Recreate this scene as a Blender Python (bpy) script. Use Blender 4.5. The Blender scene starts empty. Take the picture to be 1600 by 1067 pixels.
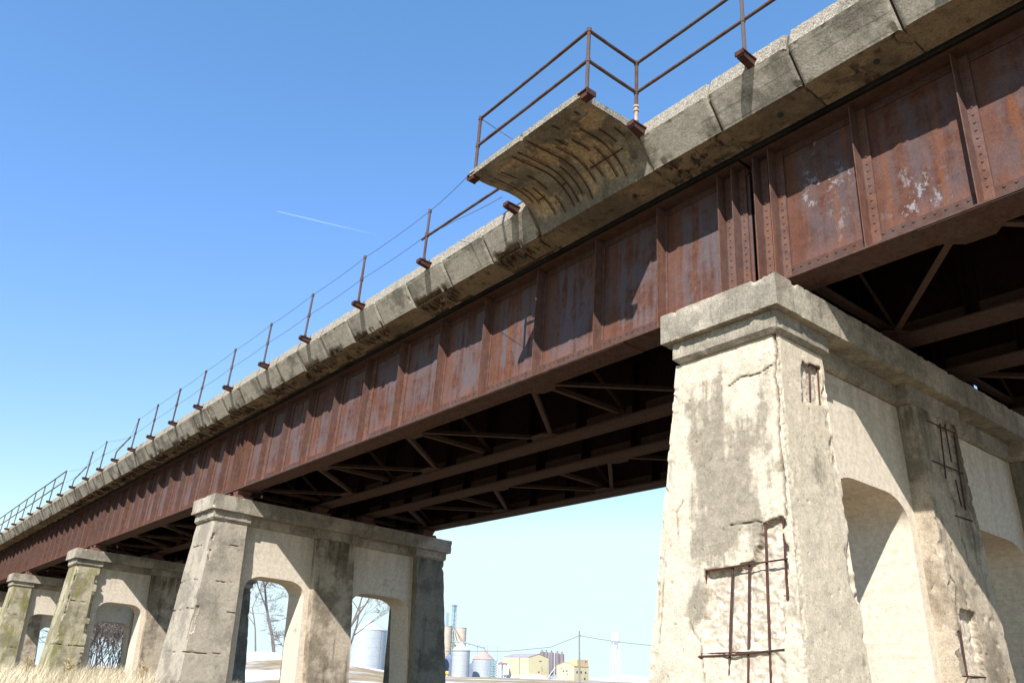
import bpy, bmesh, math, random
from mathutils import Vector, Matrix, noise
random.seed(7)
R = math.radians
scene = bpy.context.scene
COL = scene.collection

# ------------------------------------------------------------------ camera, sky, sun, exposure
TILT = -0.05                                   # the bridge is canted 3 degrees across (superelevated track)
TM = Matrix.Rotation(TILT, 4, 'X')
YAW, PITCH, ROLL, FPX = 0.9241, 0.4167, 0.0743, 1274.58
CAM = TM @ Vector((8.1389, -8.0, -5.041))
fwd = Vector((-math.sin(YAW)*math.cos(PITCH), math.cos(YAW)*math.cos(PITCH), math.sin(PITCH)))
rt = Vector((math.cos(YAW), math.sin(YAW), 0)); upv = rt.cross(fwd)
r2 = math.cos(ROLL)*rt + math.sin(ROLL)*upv; u2 = -math.sin(ROLL)*rt + math.cos(ROLL)*upv
cd = bpy.data.cameras.new('camera'); cam = bpy.data.objects.new('camera', cd); COL.objects.link(cam)
m3 = Matrix((r2, u2, -fwd)).transposed()
cam.matrix_world = TM @ m3.to_4x4(); cam.location = CAM
cd.sensor_fit = 'HORIZONTAL'; cd.sensor_width = 36.0; cd.lens = 36.0*FPX/1600.0
cd.clip_start = 0.1; cd.clip_end = 9000
scene.camera = cam

SUN = (TM.to_3x3() @ Vector((0.587, -1.0, 0.88))).normalized()
w = bpy.data.worlds.new("World"); scene.world = w; w.use_nodes = True
nt = w.node_tree; bg = nt.nodes['Background']
sky = nt.nodes.new('ShaderNodeTexSky'); sky.sky_type = 'NISHITA'; sky.sun_disc = False
sky.sun_elevation = math.asin(SUN.z); sky.sun_rotation = math.atan2(SUN.x, SUN.y)
sky.altitude = 300; sky.air_density = 1.0; sky.dust_density = 0.0; sky.ozone_density = 2.0
sep = nt.nodes.new('ShaderNodeSeparateColor'); cmb = nt.nodes.new('ShaderNodeCombineColor'); nt.links.new(sky.outputs[0], sep.inputs[0])
for k, (g_, a_, mx_) in enumerate(((1.05, .90, 3.7), (.78, 1.31, 4.7), (.95, 1.46, 5.0))):      # camera-like rendering of the blue
    pw = nt.nodes.new('ShaderNodeMath'); pw.operation = 'POWER'; pw.inputs[1].default_value = g_; nt.links.new(sep.outputs[k], pw.inputs[0])
    ml = nt.nodes.new('ShaderNodeMath'); ml.operation = 'MULTIPLY'; ml.inputs[1].default_value = a_; nt.links.new(pw.outputs[0], ml.inputs[0])
    mn = nt.nodes.new('ShaderNodeMath'); mn.operation = 'MINIMUM'; mn.inputs[1].default_value = mx_; nt.links.new(ml.outputs[0], mn.inputs[0])
    nt.links.new(mn.outputs[0], cmb.inputs[k])
nt.links.new(cmb.outputs[0], bg.inputs[0]); bg.inputs[1].default_value = 0.142
sd = bpy.data.lights.new('sun', 'SUN'); sd.energy = 5.0; sd.angle = R(0.5); sd.color = (1.0, 0.94, 0.865)
so = bpy.data.objects.new('sun', sd); COL.objects.link(so)
so.rotation_euler = SUN.to_track_quat('Z', 'Y').to_euler()
scene.view_settings.view_transform = 'Standard'; scene.view_settings.look = 'None'
scene.view_settings.exposure = 0.68; scene.view_settings.gamma = 1.0
scene.view_settings.use_curve_mapping = False
scene.cycles.max_bounces = 5; scene.cycles.diffuse_bounces = 3

# ------------------------------------------------------------------ materials
class NT:
    def __init__(s, name):
        s.m = bpy.data.materials.new(name); s.m.use_nodes = True
        s.t = s.m.node_tree; s.b = s.t.nodes['Principled BSDF']; s.tc = None
        s.b.inputs['Specular IOR Level'].default_value = 0.10
    def n(s, typ, **k):
        x = s.t.nodes.new('ShaderNode'+typ)
        for a, v in k.items(): setattr(x, a, v)
        return x
    def l(s, a, b): s.t.links.new(a, b)
    def coord(s):
        if s.tc is None:
            tc = s.n('TexCoord'); oi = s.n('ObjectInfo')
            mm = s.n('Math', operation='MULTIPLY'); s.l(oi.outputs['Random'], mm.inputs[0]); mm.inputs[1].default_value = 37.0
            va = s.n('VectorMath', operation='ADD'); s.l(tc.outputs['Object'], va.inputs[0]); s.l(mm.outputs[0], va.inputs[1])
            s.tc = va.outputs[0]; s.raw = tc.outputs['Object']
        return s.tc
    def noise(s, scale, detail=5, rough=.6, sc=(1, 1, 1), off=0):
        mp = s.n('Mapping'); s.l(s.coord(), mp.inputs[0]); mp.inputs['Scale'].default_value = sc
        mp.inputs['Location'].default_value = (off, off*.7, off*1.3)
        x = s.n('TexNoise'); x.inputs['Scale'].default_value = scale; x.inputs['Detail'].default_value = detail
        x.inputs['Roughness'].default_value = rough; s.l(mp.outputs[0], x.inputs['Vector']); return x.outputs['Fac']
    def ramp(s, f, lo, hi, a=0., b=1.):
        x = s.n('MapRange'); x.interpolation_type = 'SMOOTHSTEP'
        s.l(f, x.inputs[0]); x.inputs[1].default_value = lo; x.inputs[2].default_value = hi
        x.inputs[3].default_value = a; x.inputs[4].default_value = b; return x.outputs[0]
    def math(s, op, a, b=None, clamp=False):
        x = s.n('Math', operation=op); x.use_clamp = clamp
        for i, v in enumerate((a, b)):
            if v is None: continue
            if isinstance(v, (int, float)): x.inputs[i].default_value = v
            else: s.l(v, x.inputs[i])
        return x.outputs[0]
    def mix(s, f, a, b, mode='MIX'):
        x = s.n('Mix', data_type='RGBA', blend_type=mode)
        for i, v in ((0, f), (6, a), (7, b)):
            if isinstance(v, (int, float)): x.inputs[i].default_value = v
            elif isinstance(v, tuple): x.inputs[i].default_value = (*v, 1)
            else: s.l(v, x.inputs[i])
        return x.outputs[2]
    def xyz(s):
        s.coord(); x = s.n('SeparateXYZ'); s.l(s.raw, x.inputs[0]); return x.outputs
    def attr(s, name):
        x = s.n('Attribute'); x.attribute_name = name; return x.outputs['Fac']
    def bump(s, h, strength, dist=.01, prev=None):
        x = s.n('Bump'); x.inputs['Strength'].default_value = strength; x.inputs['Distance'].default_value = dist
        s.l(h, x.inputs['Height'])
        if prev is not None: s.l(prev, x.inputs['Normal'])
        return x.outputs[0]
    def out(s, col, rough=.85, nrm=None):
        if isinstance(col, tuple): s.b.inputs['Base Color'].default_value = (*col, 1)
        else: s.l(col, s.b.inputs['Base Color'])
        if isinstance(rough, float): s.b.inputs['Roughness'].default_value = rough
        else: s.l(rough, s.b.inputs['Roughness'])
        if nrm is not None: s.l(nrm, s.b.inputs['Normal'])
        return s.m

def concrete(name, base, grey, dark, greyamt=.5, streak=.4, speck=.25, boards=0., green=0., patch=False, spallcol=(.55, .475, .385), topdark=0., bumpk=.6):
    t = NT(name)
    n1 = t.noise(1.1, 7, .62); n2 = t.noise(1.0, 6, .6, (5, 5, .55), 3.1); n3 = t.noise(46, 5, .75); n4 = t.noise(6, 6, .65, (1, 1, 1), 9)
    f = t.ramp(n1, .62-greyamt*.3, .72-greyamt*.22)
    if patch:                      # lichen-grey weathering on the upper half of the end pilasters
        xs = t.xyz(); px = t.math('SUBTRACT', 1, t.math('ABSOLUTE', t.math('MULTIPLY', t.math('SUBTRACT', xs[0], .02), 1.25)))
        pz = t.math('SUBTRACT', 1, t.math('ABSOLUTE', t.math('MULTIPLY', t.math('ADD', xs[2], 2.55), .62)))
        pm = t.math('ADD', t.math('MINIMUM', px, pz), t.math('MULTIPLY', t.math('SUBTRACT', n1, .5), 3.2))
        pm = t.math('ADD', pm, t.math('MULTIPLY', t.math('SUBTRACT', n2, .5), 1.2))
        f = t.math('MAXIMUM', t.math('MULTIPLY', f, .55), t.ramp(pm, .30, .62))
    gn = t.mix(t.ramp(n4, .35, .7), grey, tuple(c*.72 for c in grey))
    c = t.mix(t.math('MULTIPLY', f, .9), base, gn)
    c = t.mix(t.math('MULTIPLY', t.ramp(n2, .54, .72), streak), c, dark)
    if green:
        c = t.mix(t.math('MULTIPLY', t.ramp(t.noise(1.3, 5, .6, (2, 2, .7), 21), .45, .65), green), c, (.20, .19, .05))
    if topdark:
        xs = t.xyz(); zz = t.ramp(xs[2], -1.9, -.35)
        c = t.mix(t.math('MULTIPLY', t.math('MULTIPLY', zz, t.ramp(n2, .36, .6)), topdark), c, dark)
    if boards:
        xs = t.xyz(); wv = t.math('FRACT', t.math('MULTIPLY', t.math('ADD', xs[2], t.math('MULTIPLY', n4, .03)), 6.2))
        ln = t.math('MULTIPLY', t.ramp(wv, .05, .11, 1, 0), t.ramp(n1, .40, .55))
        c = t.mix(t.math('MULTIPLY', ln, boards), c, tuple(v*.45 for v in base))
        c = t.mix(t.math('MULTIPLY', t.ramp(t.noise(1, 4, .6, (1.5, 1.5, 14), 5), .5, .75), boards*.5), c, tuple(v*.72 for v in base))
    sp = t.ramp(n3, .32, .68, 1-speck, 1+speck*.6)
    c = t.mix(1.0, c, t.ramp(t.noise(13, 6, .7, (1, 1, 1), 17), .3, .7, .84, 1.10), 'MULTIPLY')
    c = t.mix(1.0, c, sp, 'MULTIPLY')
    pits = t.ramp(t.noise(38, 2, .5, (1, 1, 1), 4), .66, .72)
    c = t.mix(t.math('MULTIPLY', pits, .45), c, dark)
    a = t.attr('spall'); vo = t.n('TexVoronoi'); vo.inputs['Scale'].default_value = 26; t.l(t.coord(), vo.inputs['Vector'])
    sv = t.n('SeparateColor'); t.l(vo.outputs['Color'], sv.inputs[0]); peb = t.mix(1.0, spallcol, t.ramp(sv.outputs[0], 0, 1, .72, 1.2), 'MULTIPLY')
    peb = t.mix(t.ramp(n4, .45, .75), peb, tuple(v*.7 for v in spallcol))
    c = t.mix(a, c, peb)
    a2 = t.attr('crack'); c = t.mix(a2, c, (.05, .035, .025))
    h = t.math('ADD', t.math('MULTIPLY', n3, .5), t.math('MULTIPLY', n4, 1.0))
    h = t.math('SUBTRACT', h, t.math('MULTIPLY', pits, .5))
    return t.out(c, .92, t.bump(h, bumpk, .012))

def rust(name, tone=1.0, purple=.5, orange=.4, fleck=.3, pinkfoot=0., dull=0., nearst=0.):
    t = NT(name); t.b.inputs['Specular IOR Level'].default_value = .06
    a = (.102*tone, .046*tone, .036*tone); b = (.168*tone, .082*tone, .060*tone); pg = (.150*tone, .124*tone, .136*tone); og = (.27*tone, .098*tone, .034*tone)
    n1 = t.noise(1.6, 7, .65); ns = t.noise(1.0, 6, .62, (7, 7, .45), 3); nf = t.noise(55, 4, .7); n4 = t.noise(9, 5, .6, (1, 1, .8), 7)
    c = t.mix(t.ramp(n4, .35, .7), a, b)
    c = t.mix(t.math('MULTIPLY', t.ramp(t.math('ADD', t.math('MULTIPLY', n1, .5), t.math('MULTIPLY', ns, .5)), .42, .56), purple), c, pg)
    c = t.mix(t.math('MULTIPLY', t.ramp(t.noise(1.0, 5, .6, (5, 5, .3), 13), .55, .68), orange), c, og)
    if pinkfoot:
        xs = t.xyz(); z = t.ramp(t.math('SUBTRACT', xs[2], t.math('MULTIPLY', ns, .9)), -.35, .10, 1, 0)
        c = t.mix(t.math('MULTIPLY', z, pinkfoot), c, (.20, .084, .055))
    fl = t.math('MULTIPLY', t.ramp(t.noise(9, 9, .78, (1, 1, .8), 31), .545, .575), t.ramp(t.noise(.8, 3, .5, (1, 1, 1), 41), .57, .66))
    c = t.mix(t.math('MULTIPLY', fl, fleck), c, (.25, .245, .26))
    if nearst:
        na = t.math('MULTIPLY', t.attr('seam'), t.ramp(t.noise(1.0, 5, .6, (4, 4, .4), 53), .30, .62))
        c = t.mix(t.math('MULTIPLY', na, nearst), c, (.185*tone, .082*tone, .052*tone))
    if dull: c = t.mix(dull, c, (.125*tone, .095*tone, .078*tone))
    c = t.mix(1.0, c, t.ramp(nf, .25, .75, .78, 1.18), 'MULTIPLY')
    return t.out(c, .72, t.bump(t.math('ADD', n4, t.math('MULTIPLY', nf, .6)), .35, .006))

def plain(name, col, rough=.7, var=.15, scale=3., metal=0., sc=(1, 1, 1)):
    t = NT(name); n = t.noise(scale, 5, .6, sc)
    c = t.mix(1.0, col, t.ramp(n, .3, .7, 1-var, 1+var*.6), 'MULTIPLY')
    t.b.inputs['Metallic'].default_value = metal
    return t.out(c, rough, t.bump(n, .15, .01))

M = {}
M['pil'] = concrete('pilaster_concrete', (.60, .525, .41), (.31, .272, .21), (.12, .10, .075), .25, .12, .22, patch=True)
M['pil_far'] = concrete('weathered_pilaster_concrete', (.43, .38, .305), (.31, .275, .225), (.13, .11, .08), .6, .25, .25, green=.0)
M['pil_moss'] = concrete('mossy_pilaster_concrete', (.45, .40, .29), (.28, .25, .17), (.11, .10, .065), .6, .35, .25, green=.75)
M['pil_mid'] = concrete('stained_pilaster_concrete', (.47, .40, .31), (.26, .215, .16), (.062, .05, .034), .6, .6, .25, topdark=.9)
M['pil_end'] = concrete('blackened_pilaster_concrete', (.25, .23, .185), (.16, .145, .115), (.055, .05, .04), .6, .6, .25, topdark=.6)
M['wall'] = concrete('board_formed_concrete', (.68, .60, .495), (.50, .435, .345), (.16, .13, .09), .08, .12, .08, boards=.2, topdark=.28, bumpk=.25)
M['cap'] = concrete('pier_cap_concrete', (.43, .385, .31), (.29, .26, .21), (.075, .066, .05), .75, .45, .34, bumpk=.8)
M['curb'] = concrete('curb_concrete', (.40, .365, .305), (.21, .188, .152), (.08, .07, .056), .5, .16, .30, boards=.9, spallcol=(.17, .13, .092))
M['curbtop'] = concrete('exposed_aggregate_concrete', (.335, .305, .25), (.25, .225, .18), (.09, .08, .06), .3, .12, .7, bumpk=1.0)
M['soffit'] = concrete('stained_soffit_concrete', (.27, .215, .15), (.165, .14, .105), (.035, .033, .025), .6, .75, .26, spallcol=(.085, .058, .036))
M['cove'] = concrete('platform_soffit_concrete', (.33, .295, .235), (.21, .19, .155), (.06, .052, .04), .7, .7, .4, spallcol=(.44, .345, .225))
M['slab'] = concrete('deck_slab_concrete', (.06, .055, .045), (.04, .036, .03), (.02, .02, .018), .6, .6, .2)  # base colour darkened to carry the shade beneath the deck
M['web'] = rust('rusted_web_steel', .74, .95, .40, .15, .6, nearst=.7)
M['webflake'] = rust('flaking_web_steel', .74, .6, .7, .85, .65, nearst=.6)
M['stif'] = rust('rusted_angle_steel', 1.0, .3, .35, .1, .45, dull=.2)
M['flange'] = rust('rusted_flange_steel', .72, .3, .4, .15, dull=.3)
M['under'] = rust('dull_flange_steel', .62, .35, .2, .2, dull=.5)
M['inner'] = rust('shade_darkened_steel', .15, .4, .15, .1)  # inner girders: the shade under the deck is put into this dark tone
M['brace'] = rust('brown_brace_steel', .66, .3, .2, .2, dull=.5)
M['rebar'] = rust('rebar_steel', .62, .2, .25, 0.)
M['pipe'] = rust('pipe_steel', .82, 1.0, .12, .4, dull=.3)
M['paintpipe'] = plain('peeling_paint_steel', (.42, .33, .27), .6, .4, 30)
M['bracket'] = rust('bracket_steel', .62, .2, .3, 0.)
M['wire'] = plain('wire_steel', (.10, .085, .08), .6)
M['galv'] = plain('galvanised_steel', (.40, .44, .49), .5, .12, .6, 0.1, (1, 1, 6))
M['galvroof'] = plain('galvanised_roof_steel', (.48, .51, .54), .5, .08, .5)
M['brownroof'] = plain('brown_roof_steel', (.42, .33, .30), .6, .12, .5)
M['siloc'] = plain('silo_concrete', (.48, .42, .345), .85, .1, .3)
M['lattice'] = plain('lattice_steel', (.30, .42, .47), .5, .1, 1)
M['yellow'] = plain('yellow_paint', (.60, .42, .10), .5, .06, 1)
M['cream'] = plain('cream_siding', (.60, .52, .33), .7, .05, .6)
M['cream2'] = plain('buff_siding', (.56, .42, .25), .7, .06, .6)
M['white'] = plain('white_paint', (.66, .66, .67), .6, .05, 1)
M['greyroof'] = plain('grey_roof', (.36, .34, .36), .7, .1, .6)
M['darktank'] = plain('dark_tank_steel', (.20, .165, .185), .5, .12, .4, 0, (4, 4, .4))
M['win'] = plain('window_glass', (.05, .055, .06), .2, .1, 1)
M['redroof'] = plain('red_steel', (.42, .20, .16), .6, .1, 1)
M['bark'] = plain('grey_bark', (.17, .145, .135), .9, .25, 8)
M['twig'] = plain('brush_twigs', (.30, .25, .225), .9, .25, 4)
M['pole'] = plain('weathered_pole_wood', (.24, .235, .23), .9, .2, 3, 0, (6, 6, .4))
M['grass'] = plain('dry_grass', (.70, .60, .43), .9, .35, .7)
M['tuft'] = plain('seed_head_straw', (.50, .40, .24), .9, .2, 3)
M['bridge_far'] = plain('cream_box', (.6, .5, .3), .7)

# ground: straw-coloured grass with snow lying in patches
t = NT('grass_and_snow_ground'); tc = t.n('NewGeometry'); t.tc = tc.outputs['Position']; t.raw = t.tc
nA = t.noise(.035, 6, .6, (1, 1, 1)); nB = t.noise(.5, 6, .65); nC = t.noise(.16, 4, .6, (1, .45, 1), 3)
gc = t.mix(t.ramp(nB, .3, .7), (.155, .118, .07), (.22, .168, .098))
xs = t.xyz(); far = t.ramp(xs[1], 10, 22)
rt_ = t.math('DIVIDE', t.math('ADD', xs[1], 8.2), t.math('SUBTRACT', 8.2, xs[0])); br = t.math('MULTIPLY', t.ramp(rt_, .50, .66), t.ramp(xs[1], 330, 300))
sn = t.math('MULTIPLY', t.ramp(t.math('SUBTRACT', t.math('ADD', t.math('MULTIPLY', nA, .45), t.math('MULTIPLY', nC, .55)), t.math('MULTIPLY', br, .09)), .43, .52), far)
gc = t.mix(t.ramp(xs[1], 16, 30), gc, t.mix(t.ramp(nB, .3, .7), (.26, .20, .12), (.38, .30, .19)))
gc = t.mix(sn, gc, (.70, .71, .74))
M['ground'] = t.out(gc, .9, t.bump(nB, .5, .1))

# ------------------------------------------------------------------ mesh helpers
class MB:
    def __init__(s): s.v = []; s.f = []; s.mi = []
    def add(s, vs, fs, mi=0):
        o = len(s.v); s.v += [tuple(v) for v in vs]; s.f += [tuple(i+o for i in f) for f in fs]; s.mi += [mi]*len(fs); return s
    def grid(s, P, nu, nv, mi=0):                       # P(i,j) -> point
        vs = [P(i/nu, j/nv) for j in range(nv+1) for i in range(nu+1)]
        fs = [(j*(nu+1)+i, j*(nu+1)+i+1, (j+1)*(nu+1)+i+1, (j+1)*(nu+1)+i) for j in range(nv) for i in range(nu)]
        return s.add(vs, fs, mi)
    def frust(s, z0, a, z1, b, res=None, mi=0):         # a,b = (x0,x1,y0,y1) at z0 (top) and z1 (bottom), z0>z1
        def C(k, t): return a[k]+(b[k]-a[k])*t
        if res is None: nx = ny = nz = 1
        else:
            nx = max(1, round((a[1]-a[0])/res)); ny = max(1, round((a[3]-a[2])/res)); nz = max(1, round((z0-z1)/res))
        Z = lambda t: z0+(z1-z0)*t
        s.grid(lambda u, t: (C(0, t)+(C(1, t)-C(0, t))*u, C(2, t), Z(t)), nx, nz, mi)
        s.grid(lambda u, t: (C(1, t)+(C(0, t)-C(1, t))*u, C(3, t), Z(t)), nx, nz, mi)
        s.grid(lambda u, t: (C(1, t), C(2, t)+(C(3, t)-C(2, t))*u, Z(t)), ny, nz, mi)
        s.grid(lambda u, t: (C(0, t), C(3, t)+(C(2, t)-C(3, t))*u, Z(t)), ny, nz, mi)
        s.grid(lambda u, t: (a[0]+(a[1]-a[0])*u, a[3]+(a[2]-a[3])*t, z0), nx, ny, mi)
        s.grid(lambda u, t: (b[0]+(b[1]-b[0])*u, b[2]+(b[3]-b[2])*t, z1), nx, ny, mi)
        return s
    def box(s, x0, x1, y0, y1, z0, z1, res=None, mi=0): return s.frust(z1, (x0, x1, y0, y1), z0, (x0, x1, y0, y1), res, mi)
    def tube(s, pts, r, n=6, mi=0, cap=True):
        pts = [Vector(p) for p in pts]; rs = r if isinstance(r, (list, tuple)) else [r]*len(pts)
        vs = []; up = None
        for i, p in enumerate(pts):
            d = (pts[min(i+1, len(pts)-1)]-pts[max(i-1, 0)])
            if d.length < 1e-9: d = Vector((0, 0, 1))
            d.normalize()
            if up is None: up = Vector((0, 0, 1)) if abs(d.z) < .9 else Vector((1, 0, 0))
            a = d.cross(up)
            if a.length < 1e-6: a = d.cross(Vector((1, 0, 0)))
            a.normalize(); b = d.cross(a); up = -b if abs(d.dot(b)) < .9 else up
            for k in range(n):
                t = 2*math.pi*k/n; vs.append(p+rs[i]*(math.cos(t)*a+math.sin(t)*b))
        fs = [(i*n+k, i*n+(k+1) % n, (i+1)*n+(k+1) % n, (i+1)*n+k) for i in range(len(pts)-1) for k in range(n)]
        if cap: fs += [tuple(range(n-1, -1, -1)), tuple(range((len(pts)-1)*n, len(pts)*n))]
        return s.add(vs, fs, mi)
    def bar(s, p, q, w, t, mi=0, up=(0, 0, 1)):         # flat bar between two points
        p = Vector(p); q = Vector(q); d = (q-p).normalized(); a = d.cross(Vector(up)).normalized()*w/2; b = d.cross(a).normalized()*t/2
        vs = [x+i*a+j*b for x in (p, q) for i, j in ((-1, -1), (1, -1), (1, 1), (-1, 1))]
        return s.add(vs, [(0, 1, 2, 3), (7, 6, 5, 4), (0, 4, 5, 1), (1, 5, 6, 2), (2, 6, 7, 3), (3, 7, 4, 0)], mi)
    def prism(s, poly, x0, x1, mi=0):                   # poly of (y,z), extruded along x
        n = len(poly); vs = [(x0, y, z) for y, z in poly]+[(x1, y, z) for y, z in poly]
        fs = [(i, (i+1) % n, (i+1) % n+n, i+n) for i in range(n)]+[tuple(range(n-1, -1, -1)), tuple(range(n, 2*n))]
        return s.add(vs, fs, mi)
    def rivet(s, p, nrm, r=.016, n=6, mi=0):
        p = Vector(p); nn = Vector(nrm); a = nn.orthogonal().normalized(); b = nn.cross(a)
        vs = []
        for rr, h in ((1.0, 0.0), (.8, .45)):
            for k in range(n):
                t = 2*math.pi*k/n; vs.append(p+r*(rr*(math.cos(t)*a+math.sin(t)*b)+h*nn))
        vs.append(p+nn*r*.72)
        fs = [(k, (k+1) % n, n+(k+1) % n, n+k) for k in range(n)]+[(n+k, n+(k+1) % n, 2*n) for k in range(n)]
        return s.add(vs, fs, mi)
    def lathe(s, prof, cx, cy, n=24, mi=0):             # prof of (r,z)
        vs = [(cx+r*math.cos(2*math.pi*k/n), cy+r*math.sin(2*math.pi*k/n), z) for r, z in prof for k in range(n)]
        fs = [(i*n+k, i*n+(k+1) % n, (i+1)*n+(k+1) % n, (i+1)*n+k) for i in range(len(prof)-1) for k in range(n)]
        fs += [tuple(range(n-1, -1, -1)), tuple(range((len(prof)-1)*n, len(prof)*n))]
        return s.add(vs, fs, mi)
    def build(s, name, mat, parent=None, loc=(0, 0, 0), weld=True, angle=30, warp=None, spall=None, smooth=True, tagstuff=False):
        L = Vector(loc); vs = s.v; sp = None
        if warp is not None:
            sp = []; cr = []; nv = []
            for v in vs:
                d, a, c = warp(v); nv.append((v[0]+d[0], v[1]+d[1], v[2]+d[2])); sp.append(a); cr.append(c)
            vs = nv
        me = bpy.data.meshes.new(name)
        me.from_pydata([(v[0]-L.x, v[1]-L.y, v[2]-L.z) for v in vs], [], s.f)
        if len(set(s.mi)) > 1: me.polygons.foreach_set('material_index', s.mi)
        if sp is not None:
            at = me.attributes.new('spall', 'FLOAT', 'POINT'); at.data.foreach_set('value', sp)
            at = me.attributes.new('crack', 'FLOAT', 'POINT'); at.data.foreach_set('value', cr)
        bm = bmesh.new(); bm.from_mesh(me)
        if weld: bmesh.ops.remove_doubles(bm, verts=bm.verts, dist=.0004)
        bmesh.ops.recalc_face_normals(bm, faces=bm.faces)
        bm.to_mesh(me); bm.free()
        if smooth:
            me.polygons.foreach_set('use_smooth', [True]*len(me.polygons)); me.set_sharp_from_angle(angle=R(angle))
        for mm in (mat if isinstance(mat, (list, tuple)) else [mat]): me.materials.append(M[mm] if isinstance(mm, str) else mm)
        o = bpy.data.objects.new(name, me); COL.objects.link(o)
        if parent is not None: o.parent = parent
        return o

def tag(o, label=None, cat=None, group=None, kind=None):
    for k, v in (('label', label), ('category', cat), ('group', group), ('kind', kind)):
        if v: o[k] = v
    return o
def thing(name, loc, label, cat, group=None, bridge=True):
    o = bpy.data.objects.new(name, None); COL.objects.link(o); o.empty_display_size = .3
    if bridge: o.location = TM @ Vector(loc); o.rotation_euler = (TILT, 0, 0)
    else: o.location = loc
    return tag(o, label, cat, group)
def copy_tree(o, parent=None):
    c = o.copy(); COL.objects.link(c)
    if parent is not None: c.parent = parent
    for ch in list(o.children): copy_tree(ch, c)
    return c
def N(x, y, z): return noise.noise(Vector((x, y, z)))
def FB(x, y, z, o=4): return noise.fractal(Vector((x, y, z)), 1.0, 2.0, o)
def lerp(a, b, t): return a+(b-a)*t
def sm(x, a, b):
    t = max(0., min(1., (x-a)/(b-a))); return t*t*(3-2*t)
def segd(px, py, pts):
    best = 9.
    for (x0, y0), (x1, y1) in zip(pts, pts[1:]):
        dx = x1-x0; dy = y1-y0; t = max(0, min(1, ((px-x0)*dx+(py-y0)*dy)/(dx*dx+dy*dy+1e-12)))
        best = min(best, math.hypot(px-x0-t*dx, py-y0-t*dy))
    return best
def inpoly(px, py, poly):
    ins = False; n = len(poly)
    for i in range(n):
        x0, y0 = poly[i]; x1, y1 = poly[(i+1) % n]
        if (y0 > py) != (y1 > py) and px < (x1-x0)*(py-y0)/(y1-y0)+x0: ins = not ins
    return ins
def sdf(px, py, poly):
    d = segd(px, py, poly+[poly[0]]); return -d if inpoly(px, py, poly) else d

# ------------------------------------------------------------------ bridge dimensions (bridge frame: x along, y across, z up from girder soffit)
PX = [2.517, -15.42, -31.52, -46.42, -61.5, -76.5]
GY = [0.0, 2.46, 4.03, 6.34]; FW = .482; GH = 2.11
GROUND = -6.25

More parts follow.
